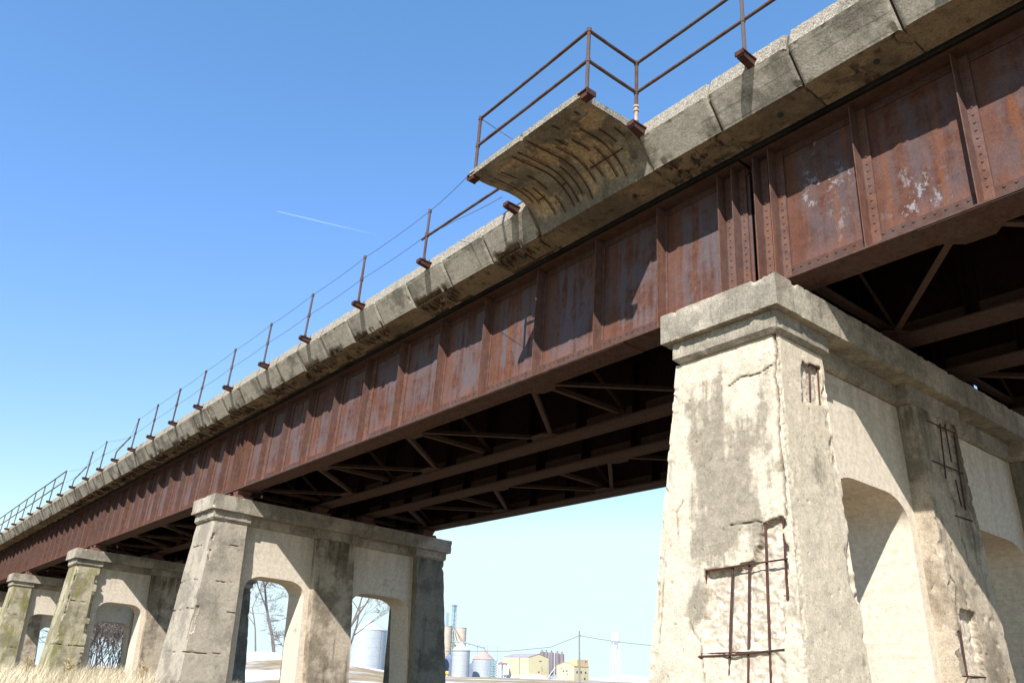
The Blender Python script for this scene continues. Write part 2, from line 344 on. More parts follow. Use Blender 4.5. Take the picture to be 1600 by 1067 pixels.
# ------------------------------------------------------------------ piers
def lean(z, y0, y1): return lerp(y0, y1, (-.95-z)/3.95)
def pier(i, label, res, pm, seed):
    x0 = PX[i]
    L = (x0, 0, -.3)
    root = thing('concrete_pier', L, label, 'bridge pier', 'concrete piers of the railway viaduct')
    loc = (x0, 0, 0)
    # origin of children is the pier axis at z=-0.3: shift the meshes so
    loc = (0, 0, -.3)
    zb = -7.6
    def gen(amp, sc, chip=0., edges=None):
        def f(v):
            x, y, z = v; s = seed
            d = amp*FB(x*sc+s, y*sc, z*sc, 4)
            c = 0.
            if edges:
                e = edges(v)
                if e < .10:
                    q = N(x*5+s, y*5, z*3.1)+.5*N(x*14, y*14, z*11+s)
                    if q > .3: c = chip*sm(q, .3, .8)*(1-e/.10)
            cx, cy = (x/1.0, (y-3.3)/4.)
            return ((d-c*(1 if x > 0 else -1))*(1 if x > 0 else -1), d-c*(-1 if y < 3 else 1), d*.6-c*.4*(1 if z > -.5 else -1)), min(1., c*25), 0.
        return f
    # cap slab and moulding
    b = MB().box(-.87, .87, -.70, 7.27, -.69, -.29, res)
    capedge = lambda v: min(math.hypot(.87-abs(v[0]), min(abs(v[2]+.29), abs(v[2]+.69))), math.hypot(min(abs(v[1]+.7), abs(v[1]-7.27)), min(abs(v[2]+.29), abs(v[2]+.69))), math.hypot(.87-abs(v[0]), min(abs(v[1]+.7), abs(v[1]-7.27))))
    b.build('cap', 'cap', root, loc, warp=gen(.007, 3.0, .035, capedge))
    b = MB()
    zA, zB, zC = -.69, -.90, -.95
    for y0, y1, hx in ((-.59, .49, .765), (2.48, 3.97, .70), (6.02, 7.17, .765)):
        b.frust(zA, (-hx, hx, y0, y1), zB, (-hx, hx, y0, y1), res); b.frust(zB, (-hx, hx, y0, y1), zC, (-hx+.05, hx-.05, y0+.05, y1-.05), res)
    for y0, y1 in ((.488, 2.482), (3.968, 6.022)):
        b.frust(zA, (-.56, .56, y0, y1), zB, (-.56, .56, y0, y1), res*1.5); b.frust(zB, (-.56, .56, y0, y1), zC, (-.50, .50, y0, y1), res*1.5)
    b.build('moulding', 'cap', root, loc, warp=gen(.006, 4.5, .025, lambda v: min(abs(v[2]+.9), .2) if abs(v[1]-3.3) > 2.7 else 9))
    # web wall with two openings
    def ln(z, a, bb): return lerp(a, bb, (-2.4-z)/2.6)
    outl = [(.30, -.95), (.30, zb)]
    def arch(jl, jr, top):
        l = []
        yl, yr = jl[0], jr[0]
        l.append((ln(zb, *jl), zb)); l.append((yl, top-.36))
        for k in range(1, 9):
            a = math.pi/2*k/8; l.append((yl+.52*(1-math.cos(a)), top-.36+.36*math.sin(a)))
        for k in range(0, 8):
            a = math.pi/2*k/8; l.append((yr-.55+.55*math.sin(a), top-.40+.40*math.cos(a)))
        l.append((yr, top-.42)); l.append((ln(zb, *jr), zb)); return l
    outl += arch((.76, .93), (2.58, 2.74), -2.24)+arch((4.12, 4.42), (6.16, 6.42), -2.27)
    outl += [(7.0, zb), (7.0, -.95)]
    b = MB().prism(outl, -.58, .468)
    wall = b.build('web_wall', 'wall', root, loc, angle=25)
    # pilasters
    ztop, = (-.95,)
    def at(z, q0, q1): return tuple(lerp(a, c, (-.95-z)/3.95) for a, c in zip(q0, q1))
    nearT, nearB = (-.79, .70, -.50, .42), (-1.22, .82, -.58, .63)
    midT, midB = (-.70, .68, 2.60, 3.86), (-.85, .80, 2.92, 4.25)
    farT, farB = (-.77, .70, 6.12, 7.12), (-1.0, .82, 6.42, 7.62)
    if i == 0:
        detailed_pilasters(root, loc, nearT, at(-5.9, nearT, nearB), midT, at(-5.9, midT, midB), seed)
    else:
        jl = [-1.55-.9*k+random.uniform(-.15, .15) for k in range(5)] if i == 1 else [-2.4, -4.1]
        def nw(v):
            x, y, z = v
            d = .014*FB(x*2.2+seed, y*2.2, z*2.2, 4); c = 0.; k = 0.
            for q in jl:                                           # lift joints that have opened and spalled
                dz = abs(z-q-.03*N(x*4+seed, y*4, q)); wdt = .016+.022*N(x*3, y*3+seed, q*5)
                if dz < wdt and N(x*2.3+q, y*2.3, seed) > -.15: c = max(c, .05*(1-dz/wdt)); k = max(k, 1-dz/wdt)
            e = math.hypot(x-lerp(.70, .82, (-.95-z)/3.95), y-lerp(-.50, -.58, (-.95-z)/3.95)); e2 = abs(y-lerp(.42, .63, (-.95-z)/3.95))
            if i == 2 and e2 < .15 and x > .5: c = max(c, .10*sm(N(x, y, z*3.5)+.5*N(3, y, z*11), -.2, .35)*(1-e2/.15))
            q = N(x*6+seed, y*6, z*3)
            if e < .08 and y < .1 and q > .2: c = max(c, .04)
            return ((d-c)*(1 if x > 0 else -1), (d-c)*(-1 if y < 0 else 1)*.7, 0), min(.8, max(0, c-.02)*9), .8*k
        MB().frust(-.95, nearT, zb, at(zb, nearT, nearB), res).build('end_pilaster', pm, root, loc, warp=nw)
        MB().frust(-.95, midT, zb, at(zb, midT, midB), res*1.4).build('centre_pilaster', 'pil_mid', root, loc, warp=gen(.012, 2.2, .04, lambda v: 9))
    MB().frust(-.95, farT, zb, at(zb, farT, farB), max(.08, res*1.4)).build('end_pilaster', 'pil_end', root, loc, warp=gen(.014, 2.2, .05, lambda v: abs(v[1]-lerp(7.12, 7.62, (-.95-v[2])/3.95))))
    return root

def detailed_pilasters(root, loc, nT, nB, mT, mB, seed):
    zb = -5.9
    SP = [(.402, -3.09), (.67, -3.06), (.665, -3.5), (.672, -3.9), (.60, -3.95), (.586, -4.38), (-.383, -4.39), (-.367, -3.55), (.082, -3.52), (.27, -3.48), (.36, -3.28)]
    SP2 = [(-.10, -4.38), (.60, -4.38), (.56, -5.9), (-.15, -5.9)]
    SS = [(-.02, -1.16), (.36, -1.12), (.31, -1.60), (-.10, -1.68)]
    corner = [(.674, -.95), (.69, -1.14), (.644, -1.47), (.681, -1.72), (.656, -2.14), (.664, -2.41), (.697, -2.68), (.685, -3.05)]
    cr_e = [[(-.02, -3.085), (.33, -3.07), (.40, -3.09)], [(-.76, -3.17), (-.79, -2.85), (-.67, -2.70)], [(.02, -1.42), (.2, -1.36), (.42, -1.39), (.62, -1.33)],
            [(-.96, -3.4), (-.99, -3.75), (-1.05, -4.3)], [(-.6, -4.1), (-.45, -4.3), (-.40, -4.7)]]
    def w(v):
        x, y, z = v; t = (-.95-z)/4.95
        ye = lerp(nT[2], nB[2], t); xr = lerp(nT[1], nB[1], t); yi = lerp(nT[3], nB[3], t); xl = lerp(nT[0], nB[0], t)
        dx = dy = 0.; s = 0.; c = 0.
        rough = .010*FB(x*2.5, y*2.5, z*2.5, 5)
        ed = max(xr-x, y-ye)                      # closeness to the damaged near corner
        if abs(y-ye) < 1e-4:
            dy = -rough
            wob = .045*N(x*6, 1, z*6)+.030*N(x*17, 5, z*17)
            q = sdf(x, z, SP)+wob
            if q < .02:
                k = 1-sm(q, -.028, .010); dy += k*(.085+.022*N(x*14, 2, z*14)+.014*N(x*38, 3, z*38)); s = max(s, k)
                c = max(c, .8*(1-abs(q)/.02) if abs(q) < .02 and z > -3.62 else 0)
            q2 = sdf(x, z, SP2)+wob*1.8
            if q2 < .03:
                k = 1-sm(q2, -.06, .03); dy += k*(.028+.014*N(x*16, 2, z*16)); s = max(s, .8*k)
            wb = .02*N(x*8, 3, z*8)
            for L in cr_e:
                d = segd(x+wb, z+wb, L)
                if d < .014: k = 1-d/.014; dy += .03*k; c = max(c, .8*k)
            pit = N(x*24, 7, z*24)
            if pit > .58: dy += .018*sm(pit, .58, .75); c = max(c, .5*sm(pit, .6, .75))
            le = x-xl
            if le < .10:
                qn = N(3, x*5, z*4)+.5*N(9, x*15, z*13)
                if qn > .05: k = sm(qn, .05, .4)*(1-le/.10); dy += .03*k; dx += .02*k; s = max(s, k*.8)
        if abs(x-xr) < 1e-4:
            dx += rough
            if z > -2.2:
                q = sdf(y, z, SS)+.03*N(4, y*8, z*8)
                if q < .02: k = 1-sm(q, -.02, .015); dx -= k*(.06+.012*N(8, y*25, z*25)); s = max(s, k); c = max(c, .7*(1-abs(q)/.02) if abs(q) < .02 else 0)
            pit = N(8, y*22, z*22)
            if pit > .58: dx -= .018*sm(pit, .58, .75)
            er = yi-y
            qn = N(5, y*3, z*2.3)+.6*N(1, y*12, z*9)
            if er < .16 and qn > -.05: k = sm(qn, -.05, .6)*(1-er/.16); dx -= .055*k; dy -= .03*k; s = max(s, .8*k)
        # crumbling corner: crack and rough band
        if abs(y-ye) < 1e-4 or abs(x-xr) < 1e-4:
            if abs(y-ye) < 1e-4:
                d = segd(x+.012*N(1, 1, z*14), z, corner)
                if z > -3.1:
                    wd = .024+.016*N(4, 4, z*6)
                    if d < wd: k = 1-d/wd; dy += .045*k; c = max(c, .9*k)
            band = .05+.06*sm(-z, 2.2, 4.2)
            if ed < band:
                q = .7*N(x*11, y*11, z*5)+.7*N(x*31, y*31, z*27); k = sm(q, -.25, .55)*(1-.6*ed/band)
                dx -= .022*k; dy += .022*k; s = max(s, .75*k)
                if q > .35: c = max(c, .45*sm(q, .35, .7))
        return (dx, dy, 0), s, c
    b = MB(); b.frust(-.95, nT, zb, nB, .0165)
    o = b.build('end_pilaster', 'pil', root, loc, angle=50, warp=w)
    o['label'] = 'end pilaster with spalled face and exposed reinforcing bars'
    MB().frust(zb, nB, -7.6, (nB[0]-.1, nB[1]+.04, nB[2]-.03, nB[3]+.07)).build('footing', 'pil', root, loc)
    b = MB()
    def ye(z): return lerp(nT[2], nB[2], (-.95-z)/4.95)
    def E(pts, r=.013, off=.022): b.tube([(x, ye(z)+off, z) for x, z in pts], r, 6)
    for pts in ([(.427, -3.03), (.413, -3.9), (.405, -5.3)], [(.648, -3.02), (.646, -3.9)], [(.207, -3.45), (.138, -4.69), (.13, -5.4)], [(-.003, -3.45), (-.06, -4.1), (-.095, -4.63)], [(-.368, -3.5), (-.385, -3.75)]): E(pts)
    E([(-.47, -4.44), (0, -4.42), (.60, -4.37)], .011, -.004); E([(-.44, -4.41), (.3, -4.39)], .008, .004); E([(-.36, -3.545), (.2, -3.52), (.69, -3.50)], .010, -.002)
    def xr(z): return lerp(nT[1], nB[1], (-.95-z)/4.95)
    for pts in ([(.16, -1.12), (.09, -1.64)], [(.34, -1.09), (.29, -1.62)]): b.tube([(xr(z)-.022, y, z) for y, z in pts], .010, 6)
    b.tube([(xr(-1.15)-.012, -.02, -1.15), (xr(-1.15)-.012, .36, -1.12)], .010, 6)
    b.tube([(.60, .50, -1.9), (.62, .53, -2.9), (.70, .57, -3.7)], .012, 6); b.tube([(.66, .56, -2.6), (.70, .60, -3.6)], .010, 6)
    b.build('exposed_rebar', 'rebar', root, loc)
    # centre pilaster: stained, with two patches of bare reinforcement
    S1 = [(3.27, -1.03), (3.82, -1.0), (3.76, -1.75), (3.72, -2.25), (3.38, -2.1), (3.20, -1.80)]
    S2 = [(2.20, -3.58), (2.62, -3.56), (2.60, -3.92), (2.56, -4.33), (1.98, -4.37)]
    C2 = [[(2.657+.25, -3.03), (2.663+.25, -3.19), (2.75+.25, -3.3), (2.66+.25, -3.54), (2.86, -4.0), (2.80, -4.5)], [(3.35, -1.9), (3.40, -2.5), (3.46, -3.0)]]
    S2 = [(y+.78, z) for y, z in S2]
    def w2(v):
        x, y, z = v; t = (-.95-z)/4.95; xr = lerp(mT[1], mB[1], t); dx = 0.; s = 0.; c = 0.
        if abs(x-xr) < 1e-4:
            dx = .012*FB(x*2.5+9, y*2.5, z*2.5, 5); wob = .03*N(4, y*8, z*8)+.015*N(2, y*21, z*21)
            for P_, dp in ((S1, .045), (S2, .08)):
                q = sdf(y, z, P_)+wob
                if q < .02:
                    k = 1-sm(q, -.025, .012); dx -= k*(dp+.014*N(8, y*22, z*22)); s = max(s, k*(.6 if P_ is S1 else 1))
                    if abs(q) < .018 and P_ is S2: c = max(c, .8*(1-abs(q)/.018))
            for L in C2:
                d = segd(y+.02*N(1, y*9, z*9), z, L)
                if d < .02: dx -= .035*(1-d/.02); c = max(c, .85*(1-d/.02))
            q = N(3, y*7, z*7)+.6*N(5, y*20, z*20)
            if q > .3: dx -= .02*sm(q, .3, .7); s = max(s, .4*sm(q, .3, .7)*(1 if z < -2.6 else .3))
        el = y-lerp(mT[2], mB[2], t)
        if el < .12 and x > .4:
            q = N(3, y*4, z*4)+.5*N(x*12, y*12, z*12)
            if q > .1: dx -= .05*sm(q, .1, .45)*(1-el/.12); s = max(s, .5*sm(q, .1, .45))
        return (dx, 0, 0), s, c
    MB().frust(-.95, mT, zb, mB, .022).build('centre_pilaster', 'pil_mid', root, loc, angle=50, warp=w2)
    MB().frust(zb, mB, -7.6, (mB[0]-.06, mB[1]+.04, mB[2]+.08, mB[3]+.1)).build('footing', 'pil_mid', root, loc)
    b = MB()
    def xm(z): return lerp(mT[1], mB[1], (-.95-z)/4.95)
    def C(pts, r=.010, off=-.012): b.tube([(xm(z)+off, y, z) for y, z in pts], r, 6)
    for pts in ([(2.95, -1.10), (3.80, -1.07)], [(2.92, -1.68), (3.80, -1.66)], [(3.30, -2.35), (3.80, -2.33)]): C(pts, .011, .004)
    for pts in ([(3.40, -.99), (3.27, -1.85)], [(3.55, -.97), (3.54, -1.55)], [(3.79, -1.1), (3.73, -1.65), (3.70, -2.2)], [(3.56, -1.8), (3.60, -2.3)]): C(pts)
    b.build('exposed_rebar', 'rebar', root, loc)
    b = MB()
    C([(2.94, -3.58), (2.90, -4.0), (2.89, -4.37)], .013, -.02); C([(2.72, -4.375), (3.34, -4.345)], .010, .0)
    b.build('exposed_rebar', 'rebar', root, loc)

pier(0, 'nearest concrete pier, cream, its front pilaster spalled down to rusty reinforcing bars', .028, 'pil', 1.3)
pier(1, 'second concrete pier from the right, grey end pilaster split by horizontal cracks', .03, 'pil_far', 4.7)
pier(2, 'third concrete pier from the right, mossy end pilaster with one ragged broken edge', .045, 'pil_moss', 9.1)
pier(3, 'concrete pier at the far left edge, yellow-green moss on its end pilaster', .07, 'pil_moss', 15.2)

pier(4, 'shadowed concrete pier glimpsed behind the far left pier through its arch', .12, 'pil_moss', 21.7)

# ------------------------------------------------------------------ steel spans
def span(xa, xb, stiff, label, rv, seed, bearings=True, phase=0, bays=False):
    """xa > xb; girder ends, stiffener positions, rv = rivet pitch (0 = none)"""
    root = thing('girder_span', ((xa+xb)/2, 0, 0), label, 'bridge span', 'riveted girder spans of the viaduct')
    loc = ((xa+xb)/2, 0, 0); rnd = random.Random(seed)
    ends = [xa-.155, xa-.40, xb+.155, xb+.40]
    vis = lambda x: -32 < x < 9.5
    for gi, gy in enumerate(GY):
        wy = gy+FW/2
        front = gi == 0
        if front:                                       # web plate; 'seam' marks the strips beside the stiffeners, where rust has taken hold
            sts = sorted(list(stiff)+ends); cols = {xb, xa}
            for q in sts: cols |= {q+d for d in (-.22, -.10, 0, .12, .20, .42) if xb < q+d < xa}
            cols = sorted(cols); b = MB(); vs = [(x, wy+dy, z) for dy in (-.008, .008) for z in (.03, 2.08) for x in cols]; nc = len(cols)
            fs = [(k, k+1, nc+k+1, nc+k) for k in range(nc-1)]+[(2*nc+k, 2*nc+k+1, 3*nc+k+1, 3*nc+k) for k in range(nc-1)]+[(0, nc, 3*nc, 2*nc), (nc-1, 2*nc-1, 4*nc-1, 3*nc-1)]
            b.add(vs, fs); g = b.build('plate_girder', 'webflake' if bays else 'web', root, loc, weld=False, smooth=False)
            at_ = g.data.attributes.new('seam', 'FLOAT', 'POINT')
            at_.data.foreach_set('value', [max((1-sm(abs(v.co.x+loc[0]-q-.08), .12, .36)) for q in sts) for v in g.data.vertices])
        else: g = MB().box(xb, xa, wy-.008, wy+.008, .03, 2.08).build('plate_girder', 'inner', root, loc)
        # flanges: angles + cover plates
        b = MB()
        b.box(xb, xa, gy, gy+FW, .0, .026)
        b.box(xb+2.2, xa-2.2, gy+.012, gy+FW-.012, -.014, -.001)
        for sgn in (-1, 1):
            y0, y1 = sorted((wy+sgn*.009, wy+sgn*.030)); b.box(xb, xa, y0, y1, .028, .275)
        fb = b
        b = MB().box(xb, xa, gy, gy+FW, GH-.026, GH)
        for sgn in (-1, 1):
            y0, y1 = sorted((wy+sgn*.009, wy+sgn*.026)); b.box(xb, xa, y0, y1, GH-.13, GH-.028)
        tb = b
        if rv:
            x = xb+.05
            while x < xa-.03:
                if vis(x):
                    if front:
                        fb.rivet((x, wy-.030, .236), (0, -1, 0), .020); tb.rivet((x+.06, wy-.030, GH-.09), (0, -1, 0), .016)
                        for yy in (.06, .13, FW-.06, FW-.13): fb.rivet((x+(.03 if yy in (.06, FW-.06) else 0), gy+yy, -.014 if xb+2.2 < x < xa-2.2 else 0.), (0, 0, -1), .017, 5)
                    elif gi < 3:
                        for yy in (.08, FW-.08): fb.rivet((x, gy+yy, -.014 if xb+2.2 < x < xa-2.2 else 0.), (0, 0, -1), .019, 4)
                x += rv
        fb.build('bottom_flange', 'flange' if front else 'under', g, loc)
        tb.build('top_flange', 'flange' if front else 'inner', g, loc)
        # stiffeners
        for k, x in enumerate(sorted(stiff, reverse=True)+ends):
            if not (-80 < x < 9.5): continue
            end = k >= len(stiff)
            splice = (not end) and k % 4 == 2
            crimp = front and not end and -5.6 < x < 1.5
            for side in ((-1,) if front else (-1, 1)):
                b = MB()
                yo = gy+.028 if side < 0 else gy+FW-.028; yw = wy+side*.009
                ys = sorted((yo, yw)); z0, z1 = .03, GH-.028
                b.box(x-.006, x+.006, ys[0], ys[1], z0, z1)
                legw = .11 if not splice else .17
                ywr = sorted((yw-0 if side > 0 else yw, yw+side*.012)); dr = 1
                fx = (x+.006, x+.006+legw)
                off = .03
                yl = sorted((yw, yw+side*.034)); 
                if crimp: b.box(fx[0], fx[0]+.030, yl[0]+.012, yl[1], z0+.25, z1-.1)
                else: b.box(fx[0], fx[1], yl[0], yl[1], z0+.005 if not end else z0, z1)
                if end and front:
                    b.box(x-.006-.085, x-.006, yl[0]+.004, yl[1], z0, z1)
                if rv and front and not crimp and -33 < x:
                    step = .105 if x > -16 else .16
                    z = .31
                    while z < z1-.1:
                        if splice:
                            b.rivet((fx[0]+.045, yl[0], z), (0, -1, 0), .019); b.rivet((fx[0]+.125, yl[0], z+step/2), (0, -1, 0), .019)
                        else:
                            b.rivet((fx[0]+.055, yl[0], z), (0, -1, 0), .019)
                            if end: b.rivet((x-.05, yl[0]+.004, z+step/2), (0, -1, 0), .019)
                        z += step
                elif rv and gi in (1, 3) and side < 0 and -16 < x and x < 9:
                    z = .2
                    while z < z1-.1: b.rivet((fx[0]+.05, yl[0], z), (0, -1, 0), .016, 4); z += .14
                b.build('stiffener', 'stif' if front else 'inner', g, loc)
        if bearings:
            for x in (xa-.28, xb+.28):
                b = MB().frust(-.012, (x-.20, x+.20, gy+.03, gy+FW-.03), -.15, (x-.12, x+.12, gy+.06, gy+FW-.06))
                b.frust(-.15, (x-.22, x+.22, gy-.02, gy+FW+.02), -.288, (x-.25, x+.25, gy-.04, gy+FW+.04))
                b.build('bearing', 'stif', root, loc)
    # bottom lateral bracing (zigzag) and cross frames in each girder pair
    n = 4; step = (xa-xb)/n
    for (ya, yb, ph) in ((GY[0]+FW, GY[1], phase), (GY[2]+FW, GY[3], 1+phase)):
        nodes = []
        m = 2*n
        for k in range(m+1):
            x = xa-(k*(xa-xb-.9)/m)-.45
            nodes.append((x, ya if (k+ph) % 2 == 0 else yb))
        for k, ((x1, y1), (x2, y2)) in enumerate(zip(nodes, nodes[1:])):
            b = MB(); d = Vector((x2-x1, y2-y1, 0)).normalized()*.30
            p = (x1+d.x, y1+(.0 if y1 == ya else 0)+d.y*.2, .045); q = (x2-d.x, y2-d.y*.2, .045)
            b.bar(p, q, .085, .012); nrm = Vector((d.y, -d.x, 0)).normalized()*.04
            b.bar((p[0]+nrm.x, p[1]+nrm.y, .09), (q[0]+nrm.x, q[1]+nrm.y, .09), .010, .085)
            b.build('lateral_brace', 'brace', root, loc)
        for k, (x1, y1) in enumerate(nodes):
            s = -1 if y1 == ya else 1                   # gusset plate lies against the flange
            yin = y1 if y1 == ya else y1
            b = MB(); y2 = yin+(.24 if y1 == ya else -.24)
            b.add([(x1-.45, yin-s*-.12*(-1), .031)]*0, [])
            ya_, yb_ = (yin-.14, y2) if y1 == ya else (y2, yin+.14)
            pts = [(x1-.40, yin-.14 if y1 == ya else yin+.14), (x1+.40, yin-.14 if y1 == ya else yin+.14), (x1+.40, yin), (x1+.16, y2), (x1-.16, y2), (x1-.40, yin)]
            vs = [(px, py, .028) for px, py in pts]+[(px, py, .039) for px, py in pts]; nn = len(pts)
            b.add(vs, [tuple(range(nn)), tuple(range(nn, 2*nn))]+[(q, (q+1) % nn, (q+1) % nn+nn, q+nn) for q in range(nn)])
            for rx in (-.3, -.18, .18, .3): b.rivet((x1+rx, yin+(.03 if y1 == ya else -.03), .028), (0, 0, -1), .016, 5)
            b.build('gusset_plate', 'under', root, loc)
            if k % 2 == 0:                              # cross frame: bottom strut, top strut and X
                xx = x1-.06 if 0 < k < m else (x1-.1 if k == 0 else x1+.1)
                b = MB(); y1_, y2_ = ya-FW/2+.03, yb+FW/2-.03
                b.bar((xx, ya-.05, .12), (xx, yb+.05, .12), .09, .012); b.bar((xx+.04, ya-.05, .16), (xx+.04, yb+.05, .16), .010, .08)
                b.bar((xx, y1_, 1.9), (xx, y2_, 1.9), .09, .02)
                b.bar((xx, y1_, .2), (xx, y2_, 1.85), .08, .012, up=(1, 0, 0)); b.bar((xx+.02, y2_, .2), (xx+.02, y1_, 1.85), .08, .012, up=(1, 0, 0))
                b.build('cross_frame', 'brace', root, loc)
    return root

J = [2.505, PX[1]+.02, PX[2]+.02, PX[3]+.02, PX[4]+.02, PX[5]]
S1 = [.942, -.404, -1.892, -3.434, -4.948, -6.517, -8.048, -9.524, -11.013, -12.461, -13.773]
def remap(a, b):
    q0, q1 = J[0], J[1]; return [a+(x-q0)/(q1-q0)*(b-a) for x in S1]
span(20.3, J[0]+.025, [4.122, 5.371, 6.65, 7.95, 9.3], 'girder span running out of frame at the upper right, with pale flaking paint patches', .12, 3, phase=1, bays=True)
span(J[0]-.025, J[1]+.02, S1, 'longest visible girder span, under the concrete balcony, striped with balcony and stiffener shadows', .12, 5)
span(J[1]-.02, J[2]+.02, remap(J[1], J[2]), 'girder span reaching from the cracked grey pier to the mossy pier', .15, 6)
span(J[2]-.02, J[3]+.02, remap(J[2], J[3]), 'girder span at the left, between the two mossy piers', 0, 7)
span(J[3]-.02, J[4]+.02, remap(J[3], J[4]), 'girder span above the far left pier, running out at the left edge', 0, 8)
span(J[4]-.02, J[5]+.02, remap(J[4], J[5]), 'farthest girder span, only its end glimpsed at the left edge', 0, 9)

# ------------------------------------------------------------------ concrete deck, curb, balcony
deck = thing('concrete_deck', (-10, 0, 2.15), 'weathered concrete deck with grooved curb panels and a projecting balcony', 'bridge deck')
DL = (-10, 0, 2.15)
MB().box(-78, 14, -.02, 6.95, 2.16, 2.46).build('deck_slab', 'slab', deck, DL)
MB().prism([(-.86, 2.50), (-.80, 2.74), (-.45, 2.74), (-.45, 2.46), (-.12, 2.40), (-.12, 2.13), (-.20, 2.12), (-.58, 2.145)], -78, 14).build('curb_core', 'soffit', deck, DL)
MB().prism([(7.8, 2.53), (7.72, 2.80), (7.3, 2.80), (7.3, 2.46), (6.96, 2.45), (6.96, 2.12), (7.5, 2.12)], -78, 14).build('far_curb', 'curb', deck, DL)
prof0 = [(-.16, 2.16), (-.16, 2.085), (-.665, 2.112), (-.97, 2.53), (-.905, 2.80), (-.44, 2.80), (-.44, 2.50)]
def resample(prof, step):
    out = []; tags = []
    for k, ((y0, z0), (y1, z1)) in enumerate(zip(prof, prof[1:])):
        n = max(1, int(math.hypot(y1-y0, z1-z0)/step))
        for j in range(n): out.append((lerp(y0, y1, j/n), lerp(z0, z1, j/n), k, j/n))
    out.append((*prof[-1], len(prof)-2, 1.)); return out
def panel(xa, xb, dmg, seed, step, sx):
    P = resample(prof0, step); n = max(4, int((xa-xb)/sx)); b = MB(); at_s = []
    g = .015 if sx < .04 else .024; near_ = 1. if sx < .04 else (.5 if sx < .07 else .15)
    vs = []; fs = []; mis = []; spv = []; crv = []
    for i in range(n+1):
        x = lerp(xb+g, xa-g, i/n); e = min(x-xb-g, xa-g-x)
        for (y, z, k, u) in P:
            dy = dz = 0.; s = 0.; c = 0.
            r = .004*FB(x*3, y*3+seed, z*3, 4)
            if k == 1:                                       # soffit
                q = .55*N(x*1.3+seed, y*2.0, 0)+.45*N(x*4, y*4, seed)+.25*N(x*11, y*11, seed)+dmg
                d = sm(q, .12, .30); edgefix = min(1, u/.12) if u < .12 else 1
                sl = abs(((x+.35*y+.03*N(x*3, y*3, seed))/.105) % 1-.5); sl = (1-sm(sl, .12, .24))*(1 if N(x*5, y*3, seed+2) > -.25 else 0)*d
                c = .9*sl; dz += .02*sl*edgefix
                dz += d*(.055+.02*N(x*15, y*15, 1))*edgefix*(1 if u < .93 else .7); s = d
                dz += abs(r)
            elif k == 2:                                     # sloping face; ragged bottom edge where the soffit spalled
                q = .55*N(x*1.3+seed, -.665*2, 0)+.45*N(x*4, -2.6, seed)+.25*N(x*11, -7, seed)+dmg
                d = sm(q, .10, .30)*(1-sm(u, .05, .24+.16*N(x*9, 0, seed)))
                d *= (.3+.7*near_)*(.3 if xa > 1.3 else 1.); dy = d*.05; dz = d*.07; s = sm(d, .30, .55)
                dy += r
                chip = N(x*5+seed, z*5, 3)+.5*N(x*13, z*13, 5)
                if chip > .6: dy += .008*near_*sm(chip, .6, .8); s = max(s, .0)
                if u > .93: dy += .012*near_*max(0, N(x*9, 2, seed))
            elif k >= 3:
                m = .010*N(x*6, y*6, seed)+.009*N(x*19, y*19, seed); dz = m; dy = .5*m
            if e < .03 and k in (2, 3, 4): w_ = (1-e/.03)*.024; dy += w_; dz -= w_*(.7 if k > 2 else 0)
            if e < .2 and k == 2 and near_ > .4:
                q = N(x*4, z*3, seed+7)+.5*N(x*13, z*11, seed)
                if q > .6: w_ = sm(q, .6, .8)*(1-e/.2); dy += .04*w_; s = max(s, w_*.15)
            if near_ < 1 and k >= 2 and i in (0, n): c = .75
            vs.append((x, y+dy, z+dz)); spv.append(s); crv.append(c)
    m = len(P)
    for i in range(n):
        for j in range(m-1):
            fs.append((i*m+j, i*m+j+1, (i+1)*m+j+1, (i+1)*m+j)); k = P[j][2]
            mis.append(1 if k <= 1 else (0 if k == 2 else 2))
    fs += [tuple(range(m)), tuple(range(n*m, (n+1)*m))]; mis += [0, 0]
    me = bpy.data.meshes.new('curb_panel')
    me.from_pydata([(x-DL[0], y-DL[1], z-DL[2]) for x, y, z in vs], [], fs)
    me.polygons.foreach_set('material_index', mis)
    for nm, dat in (('spall', spv), ('crack', crv)):
        a = me.attributes.new(nm, 'FLOAT', 'POINT'); a.data.foreach_set('value', dat)
    me.polygons.foreach_set('use_smooth', [True]*len(me.polygons)); me.set_sharp_from_angle(angle=R(32))
    for k in ('curb', 'soffit', 'curbtop'): me.materials.append(M[k])
    bm = bmesh.new(); bm.from_mesh(me); bmesh.ops.recalc_face_normals(bm, faces=bm.faces); bm.to_mesh(me); bm.free()
    o = bpy.data.objects.new('curb_panel', me); COL.objects.link(o); o.parent = deck
    if dmg > .05 and xa > -36:                                # bars laid bare in the soffit
        b = MB(); rr = random.Random(seed*7+1); x = xb+.12
        while x < xa-.08:
            y0 = rr.uniform(-.62, -.45); l = rr.uniform(.12, .30)
            b.tube([(x, y0, 2.116), (x+rr.uniform(-.05, .0), y0+l*.5, 2.112), (x-.04, y0+l, 2.116)], rr.uniform(.008, .013), 5)
            x += rr.uniform(.06, .13)
        b.build('exposed_rebar', 'rebar', o, DL)
    return o
joints = [13.0, 11.5, 10.25, 9.0, 7.7, 6.45, 5.19, 3.94, 2.718, 1.48, -1.03, -2.321, -3.595, -4.889, -6.14]
while joints[-1] > -77: joints.append(joints[-1]-1.27)
for k, (a, b_) in enumerate(zip(joints, joints[1:])):
    if a == 1.48: continue
    post_panel = a < -3 and (k % 2 == 0)
    dmg = {3.94: -.05, 2.718: .12, -1.03: .30, 5.19: .0, -3.595: .34, -2.321: -.45, -4.889: -.4, 6.45: -.35}.get(a, (.32 if post_panel else .10)+.12*N(a, 3, 1))
    panel(a, b_, dmg, k*1.7+.3, .026 if a > -8 else (.045 if a > -22 else .09), .028 if a > -8 else (.05 if a > -22 else .1))

